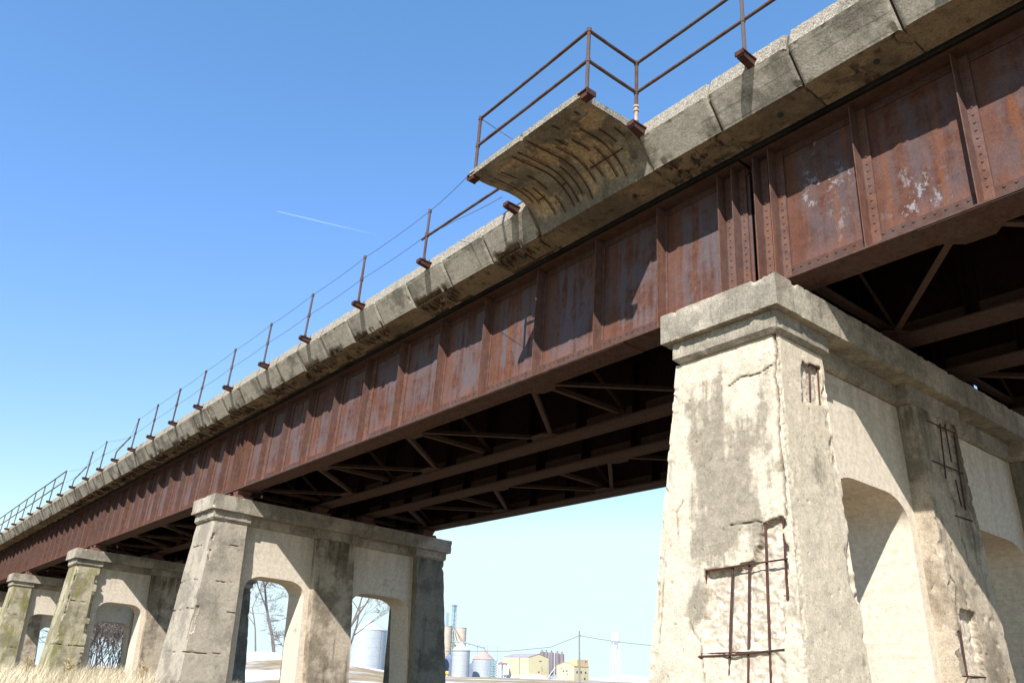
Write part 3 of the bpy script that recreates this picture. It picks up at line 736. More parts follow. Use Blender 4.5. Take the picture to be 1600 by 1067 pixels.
# balcony (refuge bay)
cove = [(-.12, 2.16), (-.16, 2.085), (-.66, 2.11), (-.69, 2.19), (-.73, 2.27), (-.79, 2.35), (-.87, 2.43), (-.975, 2.51), (-1.115, 2.585), (-1.225, 2.615), (-1.34, 2.63), (-1.56, 2.625), (-2.125, 2.605), (-2.135, 2.70), (-.44, 2.80), (-.44, 2.46)]
BARS = ((-.86, -1.81, -.84, -1.01), (-.65, -1.82, -.62, -1.54), (-.22, -1.95, -.13, -.72), (-.07, -1.95, -.02, -.73), (-.62, -1.19, -.56, -.74), (-.38, -.92, -.34, -.71),
        (.42, -1.62, .45, -.82), (.97, -1.64, 1.01, -.72), (.82, -1.22, .85, -.75), (.59, -1.08, .63, -.82), (1.15, -1.43, 1.17, -1.1), (1.33, -1.3, 1.34, -1.1), (1.2, -1.96, 1.2, -1.86), (.76, -1.98, .77, -1.85),
        (.24, -2.03, .27, -.70), (-.45, -1.45, -.43, -1.05), (.10, -1.25, .12, -.78), (.70, -1.55, .72, -1.2), (-.76, -1.3, -.74, -.95), (.55, -1.75, .56, -1.5))
P = resample(cove, .027); n = 128; vs = []; fs = []; mis = []; spv = []; crv = []
xL, xR = -1.0, 1.50
for i in range(n+1):
    x = lerp(xL+.012, xR-.012, i/n)
    for (y, z, k, u) in P:
        r = .014*FB(x*3.5, y*3.5, z*3.5+5, 5); s = 0.; c = 0.; d = abs(r)
        xx = x + (.10*sm(-y, .7, 2.0)*(-1 if x < -.5 else 0))          # left end skews a little
        if 2 <= k <= 11:
            q = .6*N(x*1.5+2, y*1.6, z)+.4*N(x*4, y*4, z*4)+.25*N(x*12, y*12, z*12)
            sp_ = sm(q, .03, .13)*sm(-y, .68, .78)*(1-sm(-y, 1.85, 1.98))*min(1, (x-xL)/.12)*min(1, (xR-x)/.12); s = .9*sp_; d += sp_*(.028+.016*N(x*17, y*17, 3))
            for bx0, by0, bx1, by1 in BARS:
                if by0-.02 < y < by1+.02:
                    q_ = abs(x-lerp(bx0, bx1, (y-by0)/(by1-by0)))+.012*N(x*9, y*9, 8)
                    if q_ < .028: k_ = 1-max(0, q_)/.028; d += .02*k_; c = max(c, .55*k_); s = max(s, .5*k_)  # shadow along each bar painted dark into its groove
            seam = abs(x-.215-.01*N(y*4, 1, 1))
            if seam < .05: d -= .02*(1-seam/.05); c = .35*(1-seam/.05)
        dy, dz = (d*.6, d*.6) if 2 <= k <= 9 else (0, d)
        if k >= 12: m = .012*N(x*8, y*8, 2)+.006*N(x*21, y*21, 2); dy, dz = m, m; 
        if k in (11, 12) and abs(x-.215) < .05: dy += .03*(1-abs(x-.215)/.05)
        vs.append((xx, y+dy, z+dz)); spv.append(s); crv.append(c)
m = len(P)
for i in range(n):
    for j in range(m-1):
        fs.append((i*m+j, i*m+j+1, (i+1)*m+j+1, (i+1)*m+j)); k = P[j][2]; mis.append(2 if k >= 12 else (1 if k < 2 else 0))
fs += [tuple(range(m)), tuple(range(n*m, (n+1)*m))]; mis += [2, 2]
me = bpy.data.meshes.new('balcony'); me.from_pydata([(x-DL[0], y, z-DL[2]) for x, y, z in vs], [], fs); me.polygons.foreach_set('material_index', mis)
for nm, dat in (('spall', spv), ('crack', crv)):
    a = me.attributes.new(nm, 'FLOAT', 'POINT'); a.data.foreach_set('value', dat)
me.polygons.foreach_set('use_smooth', [True]*len(me.polygons)); me.set_sharp_from_angle(angle=R(35))
for k in ('cove', 'soffit', 'curbtop'): me.materials.append(M[k])
bm = bmesh.new(); bm.from_mesh(me); bmesh.ops.recalc_face_normals(bm, faces=bm.faces); bm.to_mesh(me); bm.free()
bal = bpy.data.objects.new('balcony', me); COL.objects.link(bal); bal.parent = deck
bal['label'] = 'curved concrete balcony jutting from the deck, rusty bars showing underneath'
def cz(y):
    for (y0, z0), (y1, z1) in zip(cove[2:], cove[3:]):
        if y1 <= y <= y0: return lerp(z0, z1, (y-y0)/(y1-y0))
    return 2.62
b = MB()
for x0, y0, x1, y1 in BARS:
    k = max(2, int((y1-y0)/.08)); pts = []
    for j in range(k+1):
        y = lerp(y0, y1, j/k); pts.append((lerp(x0, x1, j/k), y-.004, cz(y)-.001))
    b.tube(pts, .0085, 6)
for x0, x1, y in ((.51, 1.19, -.98), (-.70, -.56, -.98), (-.14, -.05, -.99)):
    b.tube([(x0, y-.006, cz(y)-.006), (x1, y-.006, cz(y)-.006)], .011, 6)
b.build('exposed_rebar', 'rebar', bal, DL)
# drain holes in the soffit
for x in (4.75, 2.1, .9, -1.7, 3.45, 6.2, -4.3, -6.8):
    MB().lathe([(.028, 2.07), (.034, 2.07), (.034, 2.12), (.001, 2.12)], x, -.42, 12).build('drain_pipe', 'win', deck, DL)

# ------------------------------------------------------------------ railings
PZ, PT, PM, YP = 2.67, 3.79, 3.24, -1.10
def bracket_mb(x, y=-1.10, inward=(0, 1)):
    b = MB()
    ix, iy = inward
    q = y
    b.prism([(q-.125, PZ-.03), (q-.125, PZ-.014), (q+.16, PZ-.014), (q+.16, PZ-.03)], x-.065, x+.065)
    b.prism([(q-.125, PZ-.085), (q-.125, PZ-.031), (q-.110, PZ-.031), (q-.110, PZ-.085)], x-.065, x+.065)
    b.prism([(q-.109, PZ-.105), (q-.109, PZ-.032), (q+.140, PZ-.032), (q+.125, PZ-.135)], x-.048, x+.048)
    for dx in (-.05, .05): b.rivet((x+dx, q-.125, PZ-.065), (0, -1, 0), .012)
    return b
def bracket_side(x, y, sg):
    b = MB()
    X = lambda a: x+sg*a
    for a0, a1, c0, c1 in ((-.10, .10, -.03, -.012), (.085, .10, -.10, -.031)): b.box(*sorted((X(a0), X(a1))), y-.085, y+.085, PZ+c0, PZ+c1)
    b.box(*sorted((X(-.06), X(.084))), y-.06, y+.06, PZ-.115, PZ-.032)
    for dy in (-.05, .05): b.rivet((X(.10), y+dy, PZ-.065), (sg, 0, 0), .012)
    return b
def pipe_mb(x, y, z0, z1, top=True):
    b = MB().tube([(x, y, z0), (x, y, z1)], .027, 10); return b
def coupling(b, p, d, r=.036, l=.07):
    p = Vector(p); d = Vector(d).normalized(); b.tube([p-d*l/2, p+d*l/2], r, 10)

# near railing: around the balcony and on to the right
near = thing('pipe_railing', (1.47, YP, PZ), 'rusty pipe railing around the balcony and on toward the upper right', 'railing')
NL = (1.47, YP, PZ)
posts = [(-1.06, -2.05), (1.56, -2.07), (1.565, YP), (3.44, YP), (5.95, YP), (8.5, YP)]
for k, (x, y) in enumerate(posts):
    b = MB()
    if k == 2: b.tube([(x, y, PZ+.30), (x, y, PT)], .027, 10)
    else: b.tube([(x, y, PZ-.02), (x, y, PT+.02)], .027, 10)
    coupling(b, (x, y, PM), (0, 0, 1)); coupling(b, (x, y, PT), (0, 0, 1)); coupling(b, (x, y, PZ+.02), (0, 0, 1), .042, .03)
    po = b.build('post', 'pipe', near, NL)
    if k == 2:
        b = MB().tube([(x, y, PZ), (x, y, PZ+.31)], .028, 10); coupling(b, (x, y, PZ+.24), (0, 0, 1), .042, .04); coupling(b, (x, y, PZ+.31), (0, 0, 1), .042, .03)
        b.build('painted_sleeve', 'paintpipe', po, NL)
    (bracket_side(x, y, -1 if k == 0 else 1) if k < 2 else bracket_mb(x, y)).build('bracket', 'bracket', po, NL)
for (xa, ya), (xb, yb) in zip(posts[0:], posts[1:]):
    for z in (PM, PT): MB().tube([(xa, ya, z), ((xa+xb)/2, (ya+yb)/2, z-.004), (xb, yb, z)], .026, 10).build('rail', 'pipe', near, NL)
# left-over rail length and bracket behind the balcony
b = MB().tube([(-4.2, YP, PM-.03), (-1.31, YP, PM-.06)], .026, 10)
o = b.build('loose_rail_pipe', 'pipe', None, (-4.2, YP, PM)); o.location = TM @ Vector((-4.2, YP, PM)); o.rotation_euler = (TILT, 0, 0)
tag(o, 'lone rusty pipe running from the nearest wire post up behind the balcony', 'pipe')
root = thing('post_bracket', (-1.31, YP, PZ), 'empty post bracket on the curb at the left foot of the balcony', 'bracket')
bracket_mb(-1.31).build('plate', 'bracket', root, (-1.31, YP, PZ))

# free-standing posts strung with wire
wx = [round(x+.0143*(8.14-x), 3) for x in (-4.2, -6.84, -9.52, -12.01, -14.6, -17.1, -19.56, -22.0, -24.4, -26.75, -29.05, -31.5, -34.05)]
bent = (wx[9], wx[12])
ords = ['first', 'second', 'third', 'fourth', 'fifth', 'sixth', 'seventh', 'eighth', 'ninth', 'tenth', 'eleventh', 'twelfth', 'thirteenth']
proto = None; tops = []
for k, x in enumerate(wx):
    if x in bent:
        root = thing('rail_post', (x, YP, PZ), 'bent rusty pipe post leaning right, %s wire post left of the balcony' % ords[k], 'post', 'wire posts along the deck edge')
        b = MB().tube([(0, 0, -.02), (0, 0, .26), (0, .05, .38), (0, .36, .97)], .027, 8)
        coupling(b, (0, .155, .58), (0, .31, .59)); coupling(b, (0, .35, .95), (0, .31, .59))
        b.build('pipe', 'pipe', root)
        bb = bracket_mb(x); bb.build('bracket', 'bracket', root, (x, YP, PZ))
        tops.append(((x, YP+.355, PZ+.96), (x, YP+.155, PZ+.58)))
        continue
    tops.append(((x, YP, PT), (x, YP, PM)))
    lab = 'upright rusty pipe post holding two wires, %s wire post left of the balcony' % ords[k]
    if proto is None:
        root = thing('rail_post', (x, YP, PZ), lab, 'post', 'wire posts along the deck edge'); L = (x, YP, PZ)
        b = pipe_mb(x, YP, PZ-.02, PT+.02); coupling(b, (x, YP, PT), (0, 0, 1)); coupling(b, (x, YP, PM), (0, 0, 1), .040, .085); coupling(b, (x, YP, PZ+.03), (0, 0, 1), .040, .03)
        b.build('pipe', 'pipe', root, L); bracket_mb(x).build('bracket', 'bracket', root, L); proto = root
    else:
        r = copy_tree(proto); r.location = TM @ Vector((x, YP, PZ)); r['label'] = lab
        r.rotation_euler = (TILT+.008*math.sin(k*2.1), .012*math.sin(k*3.7), 0)
# wires
def wire(name, pts, label, sag=.012):
    out = []
    for p, q in zip(pts, pts[1:]):
        p = Vector(p); q = Vector(q)
        for j in range(4): t_ = j/4; out.append(p.lerp(q, t_)-Vector((0, 0, sag*4*t_*(1-t_)*(p-q).length)))
    out.append(Vector(pts[-1]))
    L = Vector(pts[0]); o = MB().tube(out, .0055, 5).build(name, 'wire', None, L); o.location = TM @ L; o.rotation_euler = (TILT, 0, 0)
    return tag(o, label, 'wire')
wire('fence_wire', [(-1.01, -2.07, 2.78)]+[p[0] for p in tops]+[(-35.96, -1, PT)], 'upper thin wire strung along the tops of the rail posts')
wire('fence_wire', [(-1.6, YP, 2.95), (-3.0, YP, 3.12)]+[p[1] for p in tops]+[(-35.96, -1, PM)], 'lower thin wire strung along the middles of the rail posts')
wire('loose_wire', [(-1.03, -2.07, PT-.02), (-.6, -1.2, PT-.5), (-.1, YP, PT-.6)], 'short slack wire tied to the left corner post of the balcony railing', .02)

# intact railing at the far left
farr = thing('pipe_railing', (-35.96, YP, PZ), 'far stretch of two-bar pipe railing at the left edge of the picture', 'railing'); FL = (-35.96, YP, PZ)
xs_ = [-35.96-2.465*k for k in range(12)]
for x in xs_:
    po = pipe_mb(x, YP, PZ-.02, PT+.02).build('post', 'pipe', farr, FL); bracket_mb(x).build('bracket', 'bracket', po, FL)
MB().tube([(x, YP, PT+(.03 if k == 3 else 0)) for k, x in enumerate(xs_)], .028, 8).build('rail', 'pipe', farr, FL)
MB().tube([(x, YP, PM) for x in xs_], .028, 8).build('rail', 'pipe', farr, FL)

# ------------------------------------------------------------------ ground
def height(r, az):
    """az in degrees, polar about the camera"""
    a = az % 360
    crest = lerp(lerp(-.55, .86, sm(a, 144, 157)), -.35, sm(a, 160, 163.5))                  # elevation of the bank's crest seen from the camera
    zc = CAM.z+math.tan(R(crest))*104
    h = GROUND
    if 120 < a < 240:
        h = lerp(GROUND, zc, sm(r, 70, 104))
        h = lerp(h, CAM.z-2.2, sm(r, 106, 215)) if zc > -5.8 else lerp(GROUND, CAM.z-2.2, sm(r, 40, 200))
    else: h = lerp(GROUND, CAM.z-2.2, sm(r, 40, 200))
    if r > 240: h = CAM.z-2.2
    return h+.12*N(r*.12, a*.13, 1)*(1 if r < 200 else .5)
radii = [0, 2, 4, 6, 9, 12, 15, 18, 21, 24, 27, 30, 33, 36, 39, 42, 45, 48, 51, 54, 57, 60, 63, 66, 69, 72, 75, 78, 82, 87, 93, 100, 110, 125, 140, 160, 185, 215, 250, 300, 380, 480, 600, 800, 1100, 1600, 2500, 4500]
azs = [k*4 for k in range(0, 28)]+[112+k for k in range(0, 90)]+[202+k*4 for k in range(0, 40)]
azs = sorted(set(a for a in azs if a < 360))
vs = []; fs = []
for r in radii:
    for a in azs:
        vs.append((CAM.x+r*math.cos(R(a)), CAM.y+r*math.sin(R(a)), height(r, a) if r < 700 else CAM.z-2.2-(r-700)*.0006))
n = len(azs)
for i in range(len(radii)-1):
    for k in range(n): fs.append((i*n+k, i*n+(k+1) % n, (i+1)*n+(k+1) % n, (i+1)*n+k))
g = MB().add(vs, fs).build('ground', 'ground', weld=True); tag(g, kind='structure', label='dry grass flats with snow patches')

# dry grass in front of the left piers
b = MB(); rg = random.Random(3)
def azr(p): d = Vector(p)-CAM; return math.hypot(d.x, d.y), math.degrees(math.atan2(d.y, d.x))
for k in range(26000):
    az = rg.uniform(158.5, 176); r = rg.uniform(24, 56)
    x = CAM.x+r*math.cos(R(az)); y = CAM.y+r*math.sin(R(az))
    z = height(r, az); cl = N(x*.5, y*.5, 2)
    h = (rg.uniform(.85, 1.45)+.4*cl)*(1.0 if az > 163 else .8); w_ = rg.uniform(.006, .016)
    lx = rg.gauss(.05, .25)*h; ly = rg.gauss(.1, .25)*h; a = rg.uniform(0, math.pi); cx, cy = math.cos(a)*w_, math.sin(a)*w_
    o = len(b.v)
    b.v += [(x-cx, y-cy, z), (x+cx, y+cy, z), (x+lx*.35-cx*.8, y+ly*.35-cy*.8, z+h*.6), (x+lx*.35+cx*.8, y+ly*.35+cy*.8, z+h*.6), (x+lx, y+ly, z+h)]
    b.f += [(o, o+1, o+3, o+2), (o+2, o+3, o+4)]; b.mi += [0, 0]
g = b.build('dry_grass', 'grass', weld=False, smooth=False); tag(g, 'tall straw-coloured dry grass below the left piers', 'grass', kind='stuff')
def plume(az, r, h, lean_, label, seed):
    rr = random.Random(seed); x = CAM.x+r*math.cos(R(az)); y = CAM.y+r*math.sin(R(az)); z = height(r, az)
    root = thing('tall_weed', (x, y, z), label, 'weed', 'tall dry weeds in the grass', bridge=False)
    b = MB()
    for s in range(5):
        l = rr.gauss(lean_, .12); pts = [(rr.uniform(-.1, .1), 0, 0), (l*.3, .02, h*.5), (l, .05, h*rr.uniform(.8, 1))]; b.tube(pts, [.012, .009, .004], 4)
        p1, p2 = Vector(pts[1]), Vector(pts[2])
        for j in range(26):
            q = p1.lerp(p2, rr.uniform(.0, 1)); d = Vector((rr.gauss(.05, .14), rr.gauss(0, .12), rr.uniform(.04, .2))); b.tube([q, q+d*.6, q+d], [.006, .012, .003], 4)
    b.build('stems', 'tuft', root)
for k, (az, r, h, l, lb) in enumerate(((162.2, 30, 2.25, .45, 'tallest dry weed plume, leaning right before the dark arch of the third pier'), (160.6, 31, 1.75, .3, 'dry weed clump in the grass just right of the tallest plume'), (164.2, 33, 1.7, .2, 'dry weed clump in front of the mossy third pier'), (168.2, 36, 1.7, .1, 'dry weed clump at the foot of the far left arch'), (170.3, 36, 1.6, .15, 'dry weed clump at the left edge of the grass'))):
    plume(az, r, h, l, lb, k+1)

# ------------------------------------------------------------------ bare trees and brush
def tree(az, r, h, label, seed, lean_=(0, 0), trunk=.16, levels=5, name='bare_tree', mat='bark', spread=.68, group='bare trees beyond the viaduct', nb=3, base=None):
    rr = random.Random(seed); x = CAM.x+r*math.cos(R(az)); y = CAM.y+r*math.sin(R(az)); z = height(r, az) if base is None else base
    root = thing(name, (x, y, z-.1), label, 'tree' if name == 'bare_tree' else 'shrub', group, bridge=False)
    side = Vector((-math.sin(R(az)), math.cos(R(az)), 0))      # horizontal, across the view
    b = MB(); tw = MB()
    def grow(p, d, l, rad, lev):
        pts = [p]; q = p.copy(); dd = d.copy(); k = 4
        for j in range(k):
            dd = (dd+Vector((rr.gauss(0, .10), rr.gauss(0, .10), rr.gauss(.03, .06)))).normalized(); q = q+dd*l/k; pts.append(q.copy())
        rads = [max(.014, rad*(1-.45*j/k)) for j in range(k+1)]
        (b if lev >= levels-2 else tw).tube(pts, rads, 5 if lev >= levels-2 else 3, cap=False)
        if lev == 0: return
        m = nb+(2 if lev < 3 else 0)
        for j in range(m):
            t_ = rr.uniform(.35, 1) if j else 1.; i = min(k-1, int(t_*k)); s = pts[i].lerp(pts[i+1], t_*k-i if t_ < 1 else 1)
            nd = (dd+Vector((rr.gauss(0, spread), rr.gauss(0, spread), rr.gauss(.12, spread*.6)))).normalized()
            grow(s, nd, l*rr.uniform(.55, .8), rads[i]*rr.uniform(.5, .72), lev-1)
    d0 = (Vector((0, 0, 1))+side*(-lean_[0])+Vector((0, 0, lean_[1]))).normalized()
    grow(Vector((0, 0, 0)), d0, h*.32, trunk, levels)
    b.build('trunk', mat, root, weld=False); tw.build('crown', mat, root, weld=False)
    return root
# 'lean' > 0 leans to the right in the photograph
tree(156.6, 104, 24, 'bare many-branched tree seen through the left arch of the second pier', 11, (-.25, 0), .20, 6)
tree(153.3, 103, 20, 'bare tree leaning right, seen through the right arch of the second pier', 23, (.8, 0), .24, 6)
tree(155.1, 112, 22, 'slim bare tree whose twigs reach into the upper right of the left arch', 31, (.1, 0), .17, 6)
tree(157.7, 116, 18, 'small bare tree at the left side of the left arch', 37, (-.1, 0), .12, 5)
def brush(az, r, h, label, seed, group, mat='twig', stems=9, wide=.55):
    rr = random.Random(seed); x = CAM.x+r*math.cos(R(az)); y = CAM.y+r*math.sin(R(az)); z = height(r, az)
    root = thing('brush_thicket', (x, y, z-.1), label, 'shrub', group, bridge=False); b = MB(); tw = MB()
    def grow(p, d, l, rad, lev):
        q = p.copy(); dd = d.copy(); pts = [p]
        for j in range(3): dd = (dd+Vector((rr.gauss(0, .13), rr.gauss(0, .13), rr.gauss(.02, .07)))).normalized(); q = q+dd*l/3; pts.append(q.copy())
        (b if lev > 2 else tw).tube(pts, [max(.016, rad*(1-.2*j)) for j in range(4)], 3, cap=False)
        if lev == 0: return
        for j in range(4 if lev > 1 else 5):
            t_ = rr.uniform(.25, 1.); i = min(2, int(t_*3)); s0 = pts[i].lerp(pts[i+1], t_*3-i)
            grow(s0, (dd+Vector((rr.gauss(0, .6), rr.gauss(0, .6), rr.gauss(.15, .35)))).normalized(), l*rr.uniform(.5, .72), rad*.55, lev-1)
    for k in range(stems):
        a = rr.uniform(0, 6.28); p = Vector((rr.gauss(0, .8), rr.gauss(0, .8), 0))
        grow(p, Vector((math.cos(a)*wide*rr.random(), math.sin(a)*wide*rr.random(), 1)).normalized(), h*rr.uniform(.38, .5), .055, 3)
    b.build('trunk', mat, root, weld=False); tw.build('crown', mat, root, weld=False); return root
bl = ['first', 'second', 'third', 'fourth', 'fifth', 'sixth', 'seventh', 'eighth', 'ninth']
for k in range(9):
    brush(167.6-.62*k, 92+5*(k % 3), 9.5+1.3*((k*5) % 3), 'bare grey-brown brush filling the third pier arch, %s clump from the left' % bl[k], 50+k, 'brush seen through the third pier', stems=11)
tree(152.2, 116, 21, 'bare tree behind the leaning one in the right arch of the second pier', 43, (.2, 0), .17, 6)
tree(155.9, 98, 5.0, 'low dark shrub on the snowy bank at the right side of the left arch', 71, (-.5, 0), .05, 4, 'brush_thicket', 'bark', .8, 'brush on the snowy bank', 4)

# ------------------------------------------------------------------ grain elevator and town, far beyond (positions twice the sketch distance)
def s2(x, y, z=None, k=2.0):
    return (CAM.x+k*(x-CAM.x), CAM.y+k*(y-CAM.y)) if z is None else (CAM.x+k*(x-CAM.x), CAM.y+k*(y-CAM.y), CAM.z+k*(z-CAM.z))
def zz(z, k=2.0): return CAM.z+k*(z-CAM.z)
FG = CAM.z-2.3
def bin_(cx, cy, r, eave, peak, label, roof='galvroof', wallm='galv', cat='grain bin', base=FG):
    root = thing('grain_bin', (cx, cy, base), label, cat, 'steel grain bins of the elevator', bridge=False); L = (cx, cy, base)
    MB().lathe([(r, base), (r, eave)], cx, cy, 32).build('wall', wallm, root, L)
    b = MB()
    for j in range(1, 5): z = lerp(base, eave, j/5); b.lathe([(r+.02, z-.04), (r+.07, z), (r+.02, z+.04)], cx, cy, 32)
    b.build('ring', wallm, root, L)
    rf = MB().lathe([(r+.25, eave-.1), (r+.2, eave+.05), (r*.16, peak-.5), (r*.16, peak), (.05, peak+.15)], cx, cy, 32).build('roof', roof, root, L)
    v = Vector((CAM.x-cx, CAM.y-cy, 0)).normalized(); t_ = Vector((-v.y, v.x, 0)); b = MB()
    for s in (-.22, .22):
        p = Vector((cx, cy, 0))+v*(r+.18)*.80+t_*(r*.6+s); b.tube([(p.x, p.y, base), (p.x, p.y, eave)], .05, 4)
    b.build('ladder', 'greyroof', root, L)
    return root
x, y = s2(-187.65, 130.5); bin_(x, y, 4.85, zz(.95), zz(3.0), 'tall pale steel grain bin just right of the second pier')
x, y = s2(-191.9, 141.4); bin_(x, y, 6.1, zz(-1.05), zz(1.55), 'wide squat grain bin with a brown conical roof', 'brownroof')
x, y = s2(-200.6, 129.6); bin_(x, y, 6.0, zz(1.4), zz(3.2), 'grey grain bin half hidden behind the right end of the second pier')
x, y = s2(-192.3, 104.2); bin_(x, y, 9.0, zz(4.9), zz(7.4), 'large shiny grain bin seen through the right arch of the second pier')
def silo(p, r, top, label):
    x, y = s2(*p); root = thing('concrete_silo', (x, y, FG), label, 'silo', 'tall concrete silos', bridge=False); L = (x, y, FG)
    MB().lathe([(r, FG), (r, top)], x, y, 32).build('shaft', 'siloc', root, L)
    MB().lathe([(r+.15, top-.05), (r+.15, top+.35)], x, y, 32).build('roof_rim', 'greyroof', root, L)
    MB().lathe([(r+.03, lerp(FG, top, .55)), (r+.08, lerp(FG, top, .555)), (r+.03, lerp(FG, top, .56))], x, y, 32).build('band', 'greyroof', root, L)
silo((-231.7, 154.8), 4.6, zz(9.4), 'left beige concrete silo behind the pale grain bin')
silo((-228.8, 159.0), 3.9, zz(9.0), 'right beige concrete silo beside the lattice tower')
# lattice tower with distributor on top
x, y = s2(-230.2, 157.0); root = thing('elevator_tower', (x, y, FG), 'blue-grey lattice elevator tower rising above the silos', 'tower', bridge=False); L = (x, y, FG)
b = MB(); W = 1.15; zt = zz(16.2); z0 = FG; nseg = 16
cs = [(x+i*W, y+j*W) for i, j in ((-1, -1), (1, -1), (1, 1), (-1, 1))]
for cx_, cy_ in cs: b.bar((cx_, cy_, z0), (cx_, cy_, zt), .28, .28, up=(1, 0, 0))
for k in range(nseg):
    za, zb_ = lerp(z0, zt, k/nseg), lerp(z0, zt, (k+1)/nseg)
    for q in range(4):
        p0, p1 = cs[q], cs[(q+1) % 4]
        b.bar((*p0, zb_), (*p1, zb_), .16, .16); b.bar((*p0, za), (*p1, zb_), .13, .13, up=(1, 0, 0)); b.bar((*p1, za), (*p0, zb_), .13, .13, up=(1, 0, 0))
b.build('frame', 'lattice', root, L)
b = MB(); b.box(x-1.7, x+1.7, y-1.7, y+1.7, zt, zt+.25); b.box(x-.9, x+.9, y-.9, y+.9, zt-3.4, zt-.4)
for i, j in ((-1, -1), (1, -1), (1, 1), (-1, 1)): b.bar((x+i*1.6, y+j*1.6, zt), (x+i*1.6, y+j*1.6, zt+1.3), .12, .12, up=(1, 0, 0))
b.build('platform', 'lattice', root, L)
b = MB(); b.bar((x, y, z0), (x, y, zt-1), .55, .4, up=(1, 0, 0)); b.build('leg_casing', 'galv', root, L)
sx, sy = s2(-231.4, 155.2); b = MB()
for i, j in ((-.7, -.7), (.7, -.7), (.7, .7), (-.7, .7)): b.bar((sx+i, sy+j, zz(9.4)), (sx+i, sy+j, zz(13.9)), .2, .2, up=(1, 0, 0))
for k in range(6):
    za, zb_ = lerp(zz(9.4), zz(13.9), k/6), lerp(zz(9.4), zz(13.9), (k+1)/6)
    for i, j, i2, j2 in ((-.7, -.7, .7, -.7), (.7, -.7, .7, .7), (.7, .7, -.7, .7), (-.7, .7, -.7, -.7)): b.bar((sx+i, sy+j, za), (sx+i2, sy+j2, zb_), .12, .12, up=(1, 0, 0)); b.bar((sx+i, sy+j, zb_), (sx+i2, sy+j2, zb_), .12, .12)
b.build('stair_frame', 'lattice', root, L)
def spout(pts, r, label, mat='lattice', name='conveyor'):
    pts = [s2(*p) for p in pts]; root = thing(name, pts[0], label, 'conveyor', bridge=False)
    MB().tube(pts, r, 6).build('tube', mat, root, pts[0]); return root, pts
spout([(-230.0, 157.3, 9.0), (-222, 155.0, 5.0), (-214.5, 152.6, 3.6)], .28, 'reddish spout pipe sloping down from the elevator tower', 'redroof', 'spout_pipe')
spout([(-229.9, 156.9, 8.9), (-223, 153.3, 4.6), (-216.3, 151.3, 2.2)], .28, 'grey spout pipe sloping down from the elevator tower', 'lattice', 'spout_pipe')
root, pts = spout([(-229.6, 156.5, 4.6), (-215.5, 151.7, 4.1), (-201.0, 148.4, 2.3), (-192.5, 142.3, 2.2)], .42, 'long grey conveyor carried from the tower to the brown-roofed bin')
b = MB()
px_, py_, pz_ = s2(-207, 150.2, 3.25); qx, qy, qz = s2(-203.0, 155.0, 3.1)
b.bar((px_, py_, pz_), (qx, qy, qz), .35, .3)
for t_ in (0, .5, 1): b.bar((lerp(px_, qx, t_), lerp(py_, qy, t_), FG), (lerp(px_, qx, t_), lerp(py_, qy, t_), pz_), .25, .25, up=(1, 0, 0))
b.build('trestle', 'lattice', root, pts[0])
# ladder tower in front of the brown-roofed bin
x, y = s2(-186.4, 140.7); root = thing('stair_tower', (x, y, FG), 'narrow lattice stair tower before the brown-roofed bin', 'tower', bridge=False); b = MB(); zt = zz(-1.35)
for i, j in ((-1.6, -1.6), (1.6, -1.6), (1.6, 1.6), (-1.6, 1.6)): b.bar((x+i, y+j, FG), (x+i, y+j, zt), .3, .3, up=(1, 0, 0))
for k in range(7):
    za, zb_ = lerp(FG, zt, k/7), lerp(FG, zt, (k+1)/7)
    for q in ((-1.6, -1.6, 1.6, -1.6), (1.6, -1.6, 1.6, 1.6), (-1.6, 1.6, -1.6, -1.6), (1.6, 1.6, -1.6, 1.6)):
        b.bar((x+q[0], y+q[1], zb_), (x+q[2], y+q[3], zb_), .25, .25); b.bar((x+q[0], y+q[1], za), (x+q[2], y+q[3], zb_), .2, .2, up=(1, 0, 0)); b.bar((x+q[2], y+q[3], za), (x+q[0], y+q[1], zb_), .2, .2, up=(1, 0, 0))
b.build('frame', 'lattice', root, (x, y, FG))
# dark round-topped silos either side of the pale bin (arched ends)
def tank(p, r, top, label, mat, name='storage_tank', group=None, dome=.9, base=FG, legs=False, n=24):
    x, y = s2(*p); root = thing(name, (x, y, base), label, 'tank', group, bridge=False); L = (x, y, base)
    zb_ = base+(1.8*2 if legs else 0)
    prof = [(r, zb_), (r, top-r*dome)]+[(r*math.cos(a), top-r*dome+r*dome*math.sin(a)) for a in (R(20), R(40), R(60), R(78), R(88))]
    if legs: prof = [(.4, zb_-1.6)]+prof
    MB().lathe(prof, x, y, n).build('shell', mat, root, L)
    b = MB()
    for k in range(4): a = k*math.pi/2+.5; b.tube([(x+r*.9*math.cos(a), y+r*.9*math.sin(a), base), (x+r*.9*math.cos(a), y+r*.9*math.sin(a), zb_+.2)], .22, 5)
    if legs: b.build('legs', 'darktank', root, L)
    b = MB().tube([(x, y, top-.3), (x, y, top+1.0)], .25, 6); b.box(x-.7, x+.7, y-.7, y+.7, top+.6, top+.75); b.build('vent', mat, root, L)
M['bluetank'] = plain('blue_grey_steel', (.16, .20, .29), .6, .1, .5)
tank((-201.8, 136.6), 2.6, zz(.1), 'dark blue round-topped tank left of the tall pale bin', 'bluetank', group='dark round-topped tanks', dome=1.0)
tank((-197.9, 142.0), 2.7, zz(-2.0), 'dark blue round-topped tank between the pale bin and the brown-roofed bin', 'bluetank', group='dark round-topped tanks', dome=1.0)
dts = [((-208.0, 177.2), 2.5), ((-207.2, 178.3), 2.4), ((-206.2, 179.7), 2.35), ((-204.95, 181.05), 2.2), ((-203.9, 182.2), 2.0)]
for k, (p, tp) in enumerate(dts):
    tank(p, 1.55, zz(tp), 'purple-grey upright hopper tank behind the yellow shed, %s from the left' % ords[k], 'darktank', 'hopper_tank', 'upright hopper tanks', .55, FG, True, 18)
